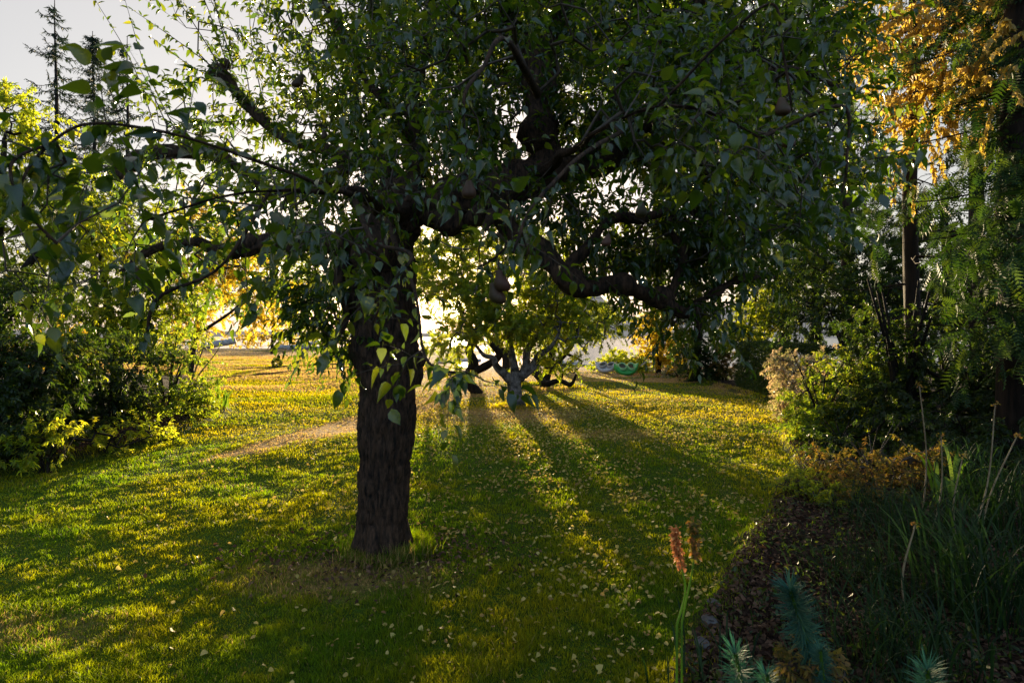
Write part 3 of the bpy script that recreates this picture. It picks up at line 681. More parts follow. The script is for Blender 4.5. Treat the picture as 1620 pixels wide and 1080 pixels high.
def S(*L):       # stem from (px, py, depth, radius m)
    return ([W(a, b, d) for a, b, d, r in L], [r for a, b, d, r in L])
def gbase(px_, d_): x = (px_ - 810) / FPX * d_; return np.array([x, d_, float(gz(np.array([x]), np.array([float(d_)]))[0])])

# second tree: pale grey trunk
plant('apple_tree', gbase(815, 13), [S((818, 646, 13, .22), (815, 625, 13, .17), (814, 605, 13, .165), (820, 588, 13, .15)),
      S((813, 608, 13, .12), (800, 594, 12.9, .10), (786, 580, 12.8, .085), (780, 566, 12.7, .06), (766, 562, 12.6, .05), (752, 545, 12.5, .03)),
      S((817, 600, 13, .12), (812, 572, 13, .09), (806, 545, 13.1, .075), (800, 520, 13.1, .08), (806, 490, 13.2, .05), (795, 450, 13.3, .03)),
      S((821, 600, 13, .12), (832, 580, 13.1, .095), (834, 555, 13.2, .09), (850, 530, 13.3, .07), (870, 490, 13.5, .06), (890, 440, 13.6, .03)),
      S((828, 592, 13, .12), (845, 578, 12.9, .09), (852, 562, 12.8, .08), (872, 548, 12.7, .05), (885, 525, 12.6, .03))],
      pxblobs([(630, 580, 14.2, 34, 16, .8, 16), (700, 580, 13.6, 46, 14, .8, 14), (860, 572, 13.8, 60, 16, .8, 20), (720, 545, 13, 40, 20, .8, 12), (700, 400, 13.5, 80, 42, 1.2, 110), (780, 390, 13.5, 70, 44, 1.3, 80), (760, 440, 13.4, 60, 40, 1.2, 50), (860, 390, 13.6, 60, 40, 1.3, 60), (690, 450, 12.8, 45, 22, .8, 20), (760, 470, 12.6, 60, 35, .8, 60), (750, 520, 12.4, 44, 24, .6, 26), (810, 510, 12.2, 50, 26, .5, 34), (840, 450, 13.2, 80, 45, 1.3, 105), (900, 490, 13.3, 70, 40, 1.2, 62), (945, 515, 12.8, 45, 26, .8, 24), (840, 520, 13, 50, 28, 1., 30), (900, 540, 12.8, 40, 14, .6, 12)]),  # leading low blobs are added foliage that shades the foreground lawn
      'spreading tree with a pale grey forked trunk behind the big dark one', 'tree', M_apple, M_barkg, None, .075, .42, 30, LM, .3, .2, .006, .3, 'trunk', 'crown')
plant('apple_tree', gbase(746, 16), [S((758, 625, 16, .16), (740, 600, 16, .14), (750, 575, 16, .14), (742, 555, 15.9, .11), (748, 530, 15.8, .07), (730, 500, 15.6, .04)),
      S((745, 590, 16, .12), (775, 575, 15.8, .11), (790, 560, 15.7, .10), (775, 540, 15.6, .07), (770, 510, 15.6, .05)),
      S((740, 600, 16, .08), (722, 590, 15.9, .06), (700, 596, 15.8, .04), (690, 610, 15.8, .02))],
      pxblobs([(740, 505, 15.8, 50, 24, 1., 26), (690, 540, 15.6, 24, 16, .5, 6), (780, 500, 15.8, 40, 24, 1., 22), (660, 470, 15.5, 26, 30, .6, 14), (720, 460, 15.6, 50, 20, 1., 22)]),
      'small gnarled dark tree low behind the left side of the pale trunk', 'tree', M_apple, M_barkd, None, .07, .4, 26, LM, .3, .2, .006, .3, 'trunk', 'crown')
plant('apple_tree', gbase(868, 18), [S((862, 612, 18, .16), (864, 595, 18, .15), (872, 565, 18, .13), (878, 540, 18, .10), (885, 510, 18, .06)),
      S((866, 590, 18, .11), (885, 570, 17.8, .09), (905, 545, 17.6, .07), (915, 515, 17.5, .04)),
      S((858, 600, 17, .10), (845, 585, 16.5, .12), (862, 606, 16, .09), (885, 602, 15.8, .07), (903, 608, 15.6, .06), (912, 592, 15.5, .03)),
      S((885, 604, 15.8, .05), (890, 588, 15.7, .03), (870, 580, 15.6, .02)),
      S((898, 560, 17.4, .05), (920, 572, 17, .03), (908, 590, 16.8, .02))],
      pxblobs([(890, 520, 17.8, 60, 30, 1.2, 44), (940, 505, 17.5, 45, 26, 1., 24), (860, 505, 18, 40, 30, 1., 26), (895, 578, 16.5, 18, 12, .4, 4), (885, 470, 18, 70, 34, 1.2, 40)]),
      'small tree with low bent branches right of the pale trunk', 'tree', M_apple, M_barkd, None, .08, .45, 26, LM, .3, .2, .006, .3, 'trunk', 'crown')

plant('apple_tree', gbase(800, 26), [S((800, 592, 26, .2), (798, 560, 26, .16), (770, 530, 26, .1), (740, 500, 26, .05)), S((798, 560, 26, .14), (840, 530, 26, .1), (870, 500, 26, .05))],  # added tree, mostly hidden by nearer crowns, shades the foreground
      pxblobs([(740, 545, 25.5, 56, 13, 1.4, 18), (850, 545, 26, 70, 14, 1.4, 20), (800, 510, 26, 100, 30, 2, 40), (900, 520, 26, 60, 24, 1.6, 20)]),
      'low-crowned tree added farthest back by the beach to shade the near lawn', 'tree', M_apple, M_barkd, None, .12, .5, 24, LL, .3, .2, .008, .4, 'trunk', 'crown')
# left side shrubs and trees
def bushstems(px_, d_, n_, hpx, rpx, r=.03):
    o_ = []
    b = gbase(px_, d_)
    for k in range(n_):
        a = 6.28 * k / n_ + random.random(); sp = rpx * d_ / FPX; h_ = hpx * d_ / FPX * random.uniform(.6, .9)
        q = b + np.array([math.cos(a) * .08, math.sin(a) * .08, -.05]); e2 = b + np.array([math.cos(a) * sp * .6, math.sin(a) * sp * .4, h_])
        o_.append(([q, (q + e2) / 2 + np.array([math.cos(a), math.sin(a), 0]) * -.1, e2], [r, r * .7, r * .3]))
    return o_
plant('shrub', gbase(40, 7.2), bushstems(40, 7.2, 6, 220, 70), pxblobs([(0, 480, 7.4, 90, 60, .8, 50), (30, 590, 7.0, 90, 60, .8, 60), (20, 680, 6.8, 90, 60, .6, 50), (90, 550, 7.4, 60, 40, .7, 26), (-80, 600, 7, 100, 120, 1, 50), (60, 730, 6.7, 60, 25, .4, 24)]),
      'large dark leafy shrub at the far left lawn edge', 'shrub', M_dark, M_barkd, None, .065, .3, 22, LM, dens=4.0)
plant('shrub', gbase(70, 6.6), bushstems(70, 6.6, 4, 60, 50, .015), pxblobs([(70, 700, 6.5, 50, 28, .4, 22), (160, 700, 7.6, 50, 30, .4, 26), (230, 690, 8.4, 50, 24, .4, 26), (20, 720, 6.4, 40, 24, .3, 12)]),
      'low shrub with pale green leaves catching light at the left lawn edge', 'shrub', M_bushy, M_barkd, None, .055, .22, 18, LM)
plant('shrub', gbase(170, 9.4), bushstems(170, 9.4, 6, 150, 70), pxblobs([(140, 600, 9.2, 70, 50, .8, 46), (210, 570, 9.8, 60, 50, .8, 40), (110, 660, 8.8, 60, 40, .6, 30), (180, 640, 9.6, 60, 40, .6, 24)]),
      'dark rounded shrub with a deep hollow beneath it on the left', 'shrub', M_dark, M_barkd, None, .065, .32, 24, LM, dens=4.0)
plant('shrub', gbase(265, 11), bushstems(265, 11, 7, 140, 60), pxblobs([(270, 560, 11, 60, 40, .9, 44), (300, 620, 10.8, 44, 30, .6, 30), (240, 640, 10.4, 44, 40, .6, 36), (310, 650, 10.6, 30, 16, .4, 18), (290, 680, 10, 30, 14, .3, 14)]),
      'leafy shrub ending the left border beside the open field', 'shrub', M_green, M_barkd, None, .06, .3, 20, LM)
plant('shrub', gbase(40, 8.6), bushstems(40, 8.6, 5, 260, 60), pxblobs([(60, 540, 8.4, 70, 22, .6, 26), (10, 560, 8.2, 50, 20, .5, 16)]),
      'shrub with reddish and yellow tips above the dark left shrub', 'shrub', M_yellow, M_barkd, None, .05, .26, 18, LM)
plant('lime_tree', gbase(-20, 11), [S((-20, 660, 11, .14), (-20, 500, 11, .11), (0, 350, 11, .08), (10, 220, 11, .04)), S((-20, 500, 11, .08), (60, 400, 11, .06), (110, 330, 11, .03))],
      pxblobs([(20, 190, 11, 50, 50, 1., 46), (-30, 260, 11, 90, 100, 1.3, 60), (60, 270, 11, 70, 60, 1.2, 50), (100, 360, 11.3, 80, 60, 1.2, 50), (20, 380, 11, 90, 70, 1.2, 50), (40, 470, 11, 90, 60, 1.2, 50)]),
      'tall bright yellow-green tree at the left edge of the photo', 'tree', M_bushy, M_barkd, None, .085, .45, 26, LM, .3, .2, .006, .3, 'trunk', 'crown')
plant('lime_tree', gbase(180, 13.5), [S((180, 640, 13.5, .13), (185, 560, 13.5, .11), (170, 480, 13.5, .09), (160, 400, 13.5, .05)), S((185, 560, 13.5, .08), (250, 480, 13.5, .06), (280, 420, 13.5, .03))],
      pxblobs([(150, 380, 13.5, 90, 60, 1.3, 90), (240, 370, 13.5, 80, 60, 1.3, 80), (120, 300, 13.5, 80, 50, 1.3, 50), (180, 470, 13.5, 90, 50, 1.4, 70), (270, 460, 13.5, 60, 50, 1.2, 46), (240, 520, 13.2, 70, 36, 1., 42), (140, 530, 13, 70, 40, 1., 30)]),
      'broad light-green tree with sun coming through its leaves behind the left shrubs', 'tree', M_green, M_barkd, None, .09, .45, 26, LM, .3, .2, .006, .3, 'trunk', 'crown')
plant('maple_tree', gbase(330, 24), [S((300, 592, 24, .14), (310, 530, 24, .11), (330, 470, 24, .07), (340, 420, 24, .04)), S((310, 530, 24, .08), (370, 490, 24, .05), (390, 460, 24, .03))],
      pxblobs([(310, 420, 24, 80, 50, 2.0, 50), (380, 440, 24, 70, 34, 1.8, 40), (450, 470, 25, 50, 20, 1.8, 20), (330, 350, 24, 70, 50, 2, 50), (300, 500, 24, 50, 26, 1.6, 34), (410, 500, 26, 40, 20, 1.4, 24), (360, 400, 24, 40, 30, 1.6, 24)]),
      'yellow-leaved tree at the edge of the open field on the left', 'tree', M_yellow, M_barkd, None, .14, .6, 24, LM, .3, .2, .008, .4, 'trunk', 'crown')
plant('bare_shrub', gbase(290, 11.6), [S((290, 648, 11.6, .03), (300, 610, 11.6, .02), (318, 560, 11.6, .014), (330, 520, 11.6, .007)), S((288, 648, 11.6, .025), (285, 600, 11.6, .02), (300, 560, 11.6, .012), (305, 525, 11.6, .006)),
      S((292, 648, 11.6, .022), (310, 600, 11.6, .016), (340, 560, 11.6, .01), (352, 540, 11.6, .005)), S((286, 648, 11.6, .022), (270, 600, 11.5, .016), (262, 560, 11.5, .01), (268, 520, 11.5, .006))],
      pxblobs([(315, 540, 11.6, 30, 30, .4, 10)]), 'leggy shrub of slim bare brown stems beside the left border', 'shrub', M_bushy, M_stalk, None, .05, .2, 8, LM)

plant('alder_tree', gbase(430, 46), [S((430, 560, 46, .12), (432, 500, 46, .10), (425, 450, 46, .1))], pxblobs([(420, 470, 46, 90, 34, 3, 60), (340, 450, 46, 70, 40, 3, 50), (490, 440, 46, 60, 34, 3, 40), (400, 400, 46, 90, 36, 3, 50), (450, 505, 46, 60, 14, 2, 16)]),
      'hazy light-green tree on the shore glimpsed between the leaves left of the trunk', 'tree', M_green, M_barkd, None, .22, .9, 22, LL, .3, .2, .012, .6, 'trunk', 'crown')
# the three spruces against the sky
def spruce(px_, d_, ytop, wpx, dens, label, seed):
    r_ = np.random.default_rng(seed); b = gbase(px_, d_); t = thing('spruce_tree', b, label, 'tree', 'spruces against the sky')
    H = CAMH + (HOR - ytop) / FPX * d_ - b[2]; mbw = MB(); P = np.linspace([0, 0, -.1], [r_.normal() * .15, 0, H], 20); P[:, 0] += np.sin(np.arange(20) * .6) * .05
    tube(mbw, P, np.linspace(.28, .02, 20), 8, .05, 3); mbn = MB(); A = []; B = []; LD = []
    for k in range(int(H * dens)):
        z = H * (.22 + .77 * r_.random() ** .8); f = 1 - z / H; L = (wpx * d_ / FPX) * (f ** .75 + .06) * r_.uniform(.45, 1.15); a = r_.random() * 6.28
        dv = np.array([math.cos(a), math.sin(a), 0]); q = np.array([0, 0, z]); n_ = 6
        pts = [q + dv * L * s + np.array([0, 0, -L * .34 * math.sin(s * 2.4) + L * .14 * s * s]) for s in np.linspace(0, 1, n_)]
        for i in range(n_ - 1):
            A.append(pts[i]); B.append(pts[i + 1])
    A = np.array(A); B = np.array(B); cones(mbw, A, B, np.full(len(A), .022), np.full(len(A), .016), 3)
    m_ = 7; q = np.repeat(A, m_, 0) + np.repeat(B - A, m_, 0) * r_.random((len(A) * m_, 1)); tan = np.repeat(norm(B - A), m_, 0)
    put_leaves(mbn, q, tan * .5 + r_.normal(size=q.shape) * .55 + np.array([0, 0, -.7]), r_.normal(size=q.shape), r_.uniform(.12, .34, len(q)), LN, 1.8)
    mbw.build('trunk', M_barkd, t); mbn.build('crown', M_needle, t)
spruce(90, 34, 3, 120, 7, 'thin ragged spruce, leftmost and tallest against the sky', 1)
spruce(150, 40, 52, 95, 15, 'dense narrow spruce, middle of the three against the sky', 2)
spruce(198, 38, 60, 90, 7, 'sparse spruce, rightmost of the three against the sky', 3)

# ------------------------------------------------------------------ right side
plant('shrub', gbase(980, 26), bushstems(980, 26, 6, 30, 40, .03), pxblobs([(985, 572, 26, 38, 18, 1.2, 70), (965, 578, 25.6, 30, 12, .9, 34), (1010, 578, 25.6, 26, 14, .9, 34)]),
      'low rounded yellow-green shrub behind the small green boat', 'shrub', M_bushy, M_barkd, None, .10, .36, 26, LL)
plant('golden_shrub', gbase(1042, 24), bushstems(1042, 24, 6, 90, 30, .05), pxblobs([(1040, 535, 24, 34, 34, 1.1, 80), (1060, 565, 23.6, 30, 26, 1., 50), (1030, 510, 24, 18, 12, .6, 14)]),
      'tall golden-yellow shrub right of the small boats', 'shrub', M_yellow, M_barkd, None, .10, .4, 26, LL)
plant('shrub', gbase(1075, 21.5), bushstems(1075, 21.5, 4, 14, 30, .015), pxblobs([(1060, 596, 22, 30, 9, .5, 24), (1082, 586, 21.8, 22, 10, .4, 14)]),
      'low pale-leaved shrub at the foot of the dark tree', 'shrub', M_varieg, M_barkd, None, .09, .25, 18, LL)
plant('dark_tree', gbase(1102, 20), [S((1098, 612, 20, .22), (1100, 560, 20, .19), (1106, 500, 20, .15), (1100, 430, 20, .09), (1110, 360, 20, .05)), S((1106, 500, 20, .1), (1150, 450, 20, .07), (1180, 400, 20, .04))],
      pxblobs([(1100, 560, 20, 36, 36, .9, 70), (1080, 470, 20.5, 60, 50, 1.6, 80), (1110, 400, 21, 80, 60, 2., 90), (1160, 380, 21, 70, 60, 2., 60), (1060, 400, 22, 60, 50, 1.8, 46), (1120, 590, 19.6, 24, 14, .5, 24)]),
      'dark evergreen tree at the far end of the right border', 'tree', M_dark, M_barkd, None, .10, .5, 30, LL, .3, .2, .008, .4, 'trunk', 'crown')
plant('lime_tree', gbase(1190, 18.5), [S((1185, 615, 18.5, .10), (1180, 560, 18.5, .08), (1190, 500, 18.5, .06), (1200, 450, 18.5, .03)), S((1180, 560, 18.5, .05), (1155, 540, 18.4, .04), (1145, 520, 18.4, .02))],
      pxblobs([(1165, 530, 18.4, 36, 24, .9, 44), (1200, 500, 18.5, 40, 34, 1.2, 56), (1210, 450, 18.5, 44, 30, 1.2, 50), (1240, 480, 18, 34, 50, 1., 40)]),
      'bright lime-green small tree above the clipped hedge', 'tree', M_bushy, M_barkd, None, .085, .4, 26, LM, .3, .2, .006, .3, 'trunk', 'crown')
plant('rust_shrub', gbase(1146, 19.2), bushstems(1146, 19.2, 5, 50, 20, .02), pxblobs([(1146, 572, 19.2, 17, 26, .4, 40)]),
      'rust-orange shrub glowing between the dark tree and the hedge', 'shrub', M_orange, M_barkd, None, .08, .25, 22, LL)

# clipped hedge
hd = thing('hedge', gbase(1200, 15.5), 'clipped dark green hedge with a flat top along the right lawn edge', 'hedge')
hb = lim(hd.location); mbl = MB(); n_ = 26000
a0 = gbase(1166, 17.4); a1 = gbase(1236, 13.4); ax = norm((a1 - a0)[None])[0]; sx_ = np.array([ax[1], -ax[0], 0]) * -1
if sx_[0] < 0: sx_ = -sx_
u_ = rng.random(n_); Lh = np.linalg.norm(a1 - a0); top = 1.25
face = rng.random(n_); pos = np.zeros((n_, 3))
w_ = np.where(face < .5, 0, rng.random(n_) * 1.3); z_ = np.where(face < .5, rng.random(n_) * top, top); fr_ = face > .9
u_ = np.where(fr_, np.where(rng.random(n_) < .5, 0, 1), u_); z_ = np.where(fr_, rng.random(n_) * top, z_)
pos = a0 + ax * (u_ * Lh)[:, None] + sx_ * w_[:, None] + np.array([0, 0, 1.0]) * z_[:, None]
pos += (fbm(pos * 2.2)[:, None] - .5) * .28 + rng.normal(size=pos.shape) * .035
put_leaves(mbl, rel(pos, hb), rand_dirs(n_, .6), rand_dirs(n_, 1), rng.uniform(.04, .075, n_), LL)
mbl.build('foliage', M_dark, hd)
mbw = MB()
for k in range(14):
    q = a0 + ax * Lh * (k + .5) / 14 + sx_ * .6; tube(mbw, rel([q, q + [.03, 0, .6], q + [0, .04, 1.1]], hb), [.03, .022, .012], 6)
mbw.build('stem', M_barkd, hd)

plant('variegated_shrub', gbase(1285, 10.6), bushstems(1285, 10.6, 6, 110, 50, .03), pxblobs([(1270, 590, 10.8, 44, 34, .7, 60), (1320, 590, 10.4, 44, 30, .7, 40), (1250, 640, 10.6, 26, 30, .5, 30), (1300, 640, 10.2, 44, 30, .6, 30), (1235, 575, 11.2, 20, 20, .4, 12)]),
      'shrub with cream and pink edged leaves beside the clipped hedge', 'shrub', M_varieg, M_barkd, None, .055, .26, 24, LM)
plant('shrub', gbase(1300, 8.4), bushstems(1300, 8.4, 6, 110, 60, .025), pxblobs([(1290, 640, 8.6, 40, 30, .5, 34), (1340, 600, 8.6, 70, 40, .7, 50), (1290, 700, 8.2, 34, 40, .4, 46), (1340, 680, 8.2, 44, 50, .5, 40), (1400, 600, 8.4, 60, 40, .7, 36)]),
      'glossy mid-green shrub bulging over the right lawn edge', 'shrub', M_green, M_barkd, None, .06, .26, 22, LM)
plant('shrub', gbase(1430, 7.8), bushstems(1430, 7.8, 6, 300, 90, .04), pxblobs([(1420, 540, 8.2, 90, 60, .8, 60), (1400, 660, 7.6, 70, 60, .6, 50), (1500, 560, 7.6, 90, 90, .9, 80), (1580, 620, 7.2, 90, 110, .9, 80), (1480, 680, 7.2, 80, 60, .6, 50), (1640, 500, 7.4, 90, 120, .9, 60), (1760, 600, 5.4, 120, 160, .7, 60)]),  # last blob lies right of the view, added to darken the bed
      'big shadowed evergreen shrub filling the right border', 'shrub', M_dark, M_barkd, None, .065, .3, 26, LM)
plant('shrub', gbase(1360, 13), bushstems(1360, 13, 6, 200, 90, .05), pxblobs([(1300, 500, 13, 80, 50, 1.2, 90), (1380, 470, 13, 80, 60, 1.3, 90), (1310, 420, 13.5, 90, 60, 1.3, 80), (1420, 400, 13.5, 90, 60, 1.4, 70), (1500, 450, 13, 90, 80, 1.4, 80), (1590, 430, 12, 90, 100, 1.4, 80)]),
      'tall dark shrubbery thicket behind the right border', 'shrub', M_dark, M_barkd, None, .08, .42, 30, LL)

plant('holly_tree', gbase(1290, 19), [S((1290, 610, 19, .2), (1290, 450, 19, .15), (1280, 300, 19, .08)), S((1290, 450, 19, .1), (1340, 380, 19, .05))],
      pxblobs([(1260, 500, 18, 60, 60, 1.4, 80), (1290, 400, 19, 80, 60, 1.8, 90), (1320, 310, 19, 70, 60, 1.8, 60), (1250, 340, 19, 50, 50, 1.6, 40)]),
      'dense dark broadleaf tree rising behind the clipped hedge', 'tree', M_dark, M_barkd, None, .10, .5, 30, LL, .3, .2, .008, .4, 'trunk', 'crown')
plant('holly_tree', gbase(1500, 16), [S((1500, 630, 16, .2), (1500, 450, 16, .15), (1490, 320, 16, .08)), S((1500, 450, 16, .1), (1570, 380, 16, .05))],
      pxblobs([(1430, 470, 16, 90, 70, 1.6, 90), (1540, 450, 16, 90, 80, 1.6, 100), (1480, 360, 16, 80, 40, 1.6, 50), (1610, 360, 16, 70, 70, 1.6, 60), (1430, 560, 15, 90, 60, 1.4, 70), (1580, 560, 14, 100, 70, 1.4, 90)]),
      'dense dark broadleaf tree filling the gap between the cedar trunks', 'tree', M_dark, M_barkd, None, .09, .5, 30, LL, .3, .2, .008, .4, 'trunk', 'crown')
plant('shrub', gbase(1330, 7.4), bushstems(1330, 7.4, 6, 60, 50, .015), pxblobs([(1330, 730, 7.0, 60, 36, .4, 44), (1420, 700, 6.8, 80, 50, .5, 60), (1520, 700, 6.4, 90, 60, .5, 60)]),
      'low dark shrub behind the rust-leaved plant', 'shrub', M_dark, M_barkd, None, .05, .22, 22, LM)
def conifer(name, px_, d_, rad, ytop, label, blobs, gold, lean=0.0, trunkm=None):
    b = gbase(px_, d_); top_ = W(px_ + lean, ytop, d_)
    t = thing(name, b, label, 'tree', 'tall cedars behind the right border'); mbw = MB()
    P = np.linspace(b - [0, 0, .1], top_, 24); P[:, 0] += np.sin(np.arange(24) * .5) * .03; R = np.linspace(rad, rad * .5, 24)
    tube(mbw, rel(P, b), R, 20, .1, 6, .01); mbl = MB(); mbg = MB()
    pts = in_ellipsoids([(b[0], b[1], int(b[2] * 1.9)) for b in blobs])
    e_ = grow([(P[4:], R[4:])], pts, .004, .25, 2.2, .06, .12); cones(mbw, rel(e_[0], b), rel(e_[1], b), np.minimum(e_[2], .05), np.minimum(e_[3], .05), 4)
    # dead bare side twigs under the crown
    for k in range(46):
        z = random.uniform(.12, .8); q = P[int(z * 23)]; a = random.random() * 6.28; L = random.uniform(.5, 1.6)
        e2 = q + np.array([math.cos(a) * L, math.sin(a) * L, random.uniform(-.25, .15)]); tube(mbw, rel([q, (q + e2) / 2 + [0, 0, -.06], e2], b), [.012, .008, .003], 4)
    D = norm(e_[4] * .6 + rand_dirs(len(pts)) * .6)
    g_ = np.zeros(len(pts), bool)
    for gpx, gpy, gr in gold:
        qx = pts[:, 0] / pts[:, 1] * FPX + 810; qy = HOR - (pts[:, 2] - CAMH) / pts[:, 1] * FPX
        g_ |= (np.hypot((qx - gpx), (qy - gpy)) < gr) & (rng.random(len(pts)) < .8)
    for sel, mbx, nl_, sz, ld in ((~g_, mbl, 12, .24, .5), (g_, mbg, 40, .085, .9)):
        if sel.sum(): clothe(mbx, mbw, rel(pts[sel], b), D[sel], .5 * rng.uniform(.6, 1.3, sel.sum()), nl_, sz, LF if mbx is mbl else LM, .45, ld, .003, .7, 1.0, .6)
    mbw.build('trunk', trunkm or M_barkc, t); mbl.build('crown', M_cedar, t)
    if mbg.n: o_ = mbg.build('seed_tassels', M_gold, t); o_['label'] = 'hanging golden seed tassels'  # hanging seed tassels joined in one mesh
conifer('cedar_tree', 1441, 8.6, .125, -260, 'cedar with a straight bare trunk and golden seed tassels at the right',
        pxblobs([(1430, 60, 8.2, 110, 80, 1., 46), (1500, 150, 7.8, 90, 60, .8, 42), (1420, 190, 8.0, 60, 60, .7, 16), (1560, 60, 7.6, 90, 80, .9, 46), (1470, -60, 8.2, 160, 80, 1.2, 40), (1480, 280, 8, 60, 30, .6, 8), (1400, 330, 8.4, 50, 30, .6, 5), (1540, 370, 7.8, 70, 30, .6, 8), (1390, 60, 7.8, 40, 70, .4, 16)]),
        [(1470, 110, 110), (1400, 60, 70), (1440, 160, 70), (1500, 200, 40), (1560, 60, 80), (1430, 240, 50), (1400, 0, 80)])
conifer('cedar_tree', 1605, 6.4, .20, -420, 'thick dark cedar trunk at the right edge of the photo',
        pxblobs([(1600, 120, 6.2, 60, 90, .8, 24), (1640, -20, 6.2, 120, 120, 1., 34), (1600, 250, 6.2, 60, 40, .5, 16), (1590, 380, 6.1, 50, 60, .4, 16), (1600, 500, 6.0, 50, 50, .4, 14)]), [(1590, 30, 50), (1570, 130, 30)])
conifer('cedar_tree', 1545, 11.5, .16, -200, 'dark cedar standing behind the straight bare trunk',
        pxblobs([(1560, 250, 11.5, 50, 50, 1., 9), (1530, 30, 11.5, 90, 90, 1.4, 40), (1600, 60, 11.5, 90, 110, 1.5, 40)]), [])
conifer('cedar_tree', 1340, 15, .18, -150, 'feathery dark conifer seen through the pear leaves at the upper right',
        pxblobs([(1330, 60, 15, 60, 60, 1.6, 26), (1310, 150, 15, 60, 50, 1.5, 16), (1350, 230, 15, 60, 50, 1.6, 16), (1360, 340, 15, 70, 50, 1.6, 30), (1300, -40, 15, 120, 60, 2, 30)]), [(1310, 60, 30)])
conifer('fir_tree', 1240, 24, .25, -260, 'dark fir behind the right part of the pear crown',
        pxblobs([(1240, 350, 24, 60, 50, 2., 44), (1230, 250, 24, 60, 60, 2., 44), (1220, 140, 24, 60, 70, 2., 50), (1200, 20, 24, 60, 70, 2., 50), (1260, 420, 23, 60, 40, 2., 44)]), [])
conifer('fir_tree', 1040, 30, .3, -360, 'tall dark fir far behind the centre of the pear crown',
        pxblobs([(1040, 200, 30, 90, 50, 2.5, 70), (1030, 120, 30, 80, 60, 2.5, 80), (1030, 30, 30, 80, 70, 2.5, 80), (1120, 60, 30, 80, 90, 2.5, 80), (960, 100, 30, 60, 80, 2.5, 60), (920, 40, 30, 50, 70, 2.5, 50)]), [])

# rust coloured low plant and border plants
plant('rust_plant', gbase(1380, 5.6), bushstems(1380, 5.6, 7, 130, 70, .008), pxblobs([(1400, 745, 5.6, 60, 34, .3, 40), (1340, 760, 5.5, 50, 40, .3, 34), (1450, 730, 5.6, 40, 40, .3, 22), (1360, 810, 5.2, 60, 26, .3, 22), (1300, 740, 6.2, 30, 40, .3, 16)]),
      'low plant of rust and gold leaves at the right of the lawn', 'plant', M_orange, M_twig, None, .035, .16, 16, LM)
plant('shrub', gbase(1270, 5.9), bushstems(1270, 5.9, 6, 60, 40, .006), pxblobs([(1270, 800, 5.6, 44, 34, .3, 30), (1310, 830, 5.2, 50, 24, .3, 24)]),
      'small fine-leaved green plant in front of the rust plant', 'plant', M_bushy, M_twig, None, .03, .14, 16, LM)

def arching(name, px_, d_, n_, L, w, label, cat, mat, spreadr=.15, up=1.0, arch=.8, group=None, xb=0.0):
    b = gbase(px_, d_); t = thing(name, b, label, cat, group); mb = MB()
    for k in range(n_):
        a = random.random() * 6.28; l = L * random.uniform(.5, 1.15); o_ = np.array([math.cos(a), math.sin(a), 0]); o_[0] += xb * random.random()
        q = np.array([random.gauss(0, spreadr), random.gauss(0, spreadr), -.02]); out_ = random.uniform(.25, 1) * l * .6
        ss = np.linspace(0, 1, 8); P = q + o_ * (out_ * ss ** 1.5)[:, None] + np.array([0, 0, 1.0]) * (l * up * (ss - arch * .55 * ss ** 2.6))[:, None]
        sd = norm(np.cross(norm(np.gradient(P, axis=0)), [0, 0, 1.0]) + 1e-6); ww = w * random.uniform(.6, 1.2) * np.sin(np.pi * (ss * .85 + .12)) ** .6
        V = np.stack([P - sd * ww[:, None] * .5, P - np.array([0, 0, 1]) * ww[:, None] * .12, P + sd * ww[:, None] * .5], 1).reshape(-1, 3); i = np.arange(7)[:, None] * 3
        F = np.concatenate([i + np.array([0, 3, 4, 1]), i + np.array([1, 4, 5, 2])]); mb.add(V, F, 4, np.random.default_rng(k).random(3))
    mb.build('blades', mat, t); return t
for i, (px_, d_, n_, L, w, lab) in enumerate((
        (1560, 3.0, 260, 1.0, .010, 'large clump of long dark arching grass at the bottom right corner'),
        (1470, 3.9, 240, .8, .007, 'fine arching grass clump spilling over the mulch'),
        (1590, 4.2, 200, 1.1, .010, 'tall dark grass clump against the right edge'),
        (1400, 4.5, 160, .6, .006, 'low fine grass clump behind the mulch'),
        (1430, 2.6, 220, .62, .008, 'short grass clump at the bottom edge right of the mulch'),
        (1380, 3.4, 240, .5, .005, 'low fine grass tuft half covering the mulch in the middle of the bed'),
        (1330, 2.5, 140, .34, .005, 'small fine grass tuft between the mulch and the bottom edge'),
        (1530, 5.4, 200, .9, .008, 'dark grass clump in front of the low dark shrub'))):
    arching('ornamental_grass', px_, d_, n_, L, w, lab, 'grass clump', M_blade, .16, 1.0, .85, 'dark grasses in the right border', -.5)
arching('lily_plant', 1500, 4.9, 12, .95, .045, 'plant with broad bright green strap leaves in the dark right border', 'plant', M_strap, .06, 1.0, .9)
arching('lily_plant', 1110, 2.55, 26, .30, .010, 'thin light grass tuft at the front of the bed beside the flower spike', 'plant', M_blade, .12, 1, .5)
arching('corn_plant', 351, 12, 9, .62, .06, 'small upright blue-green leafy plant alone at the left lawn edge', 'plant', M_strap, .05, 1.1, .2)

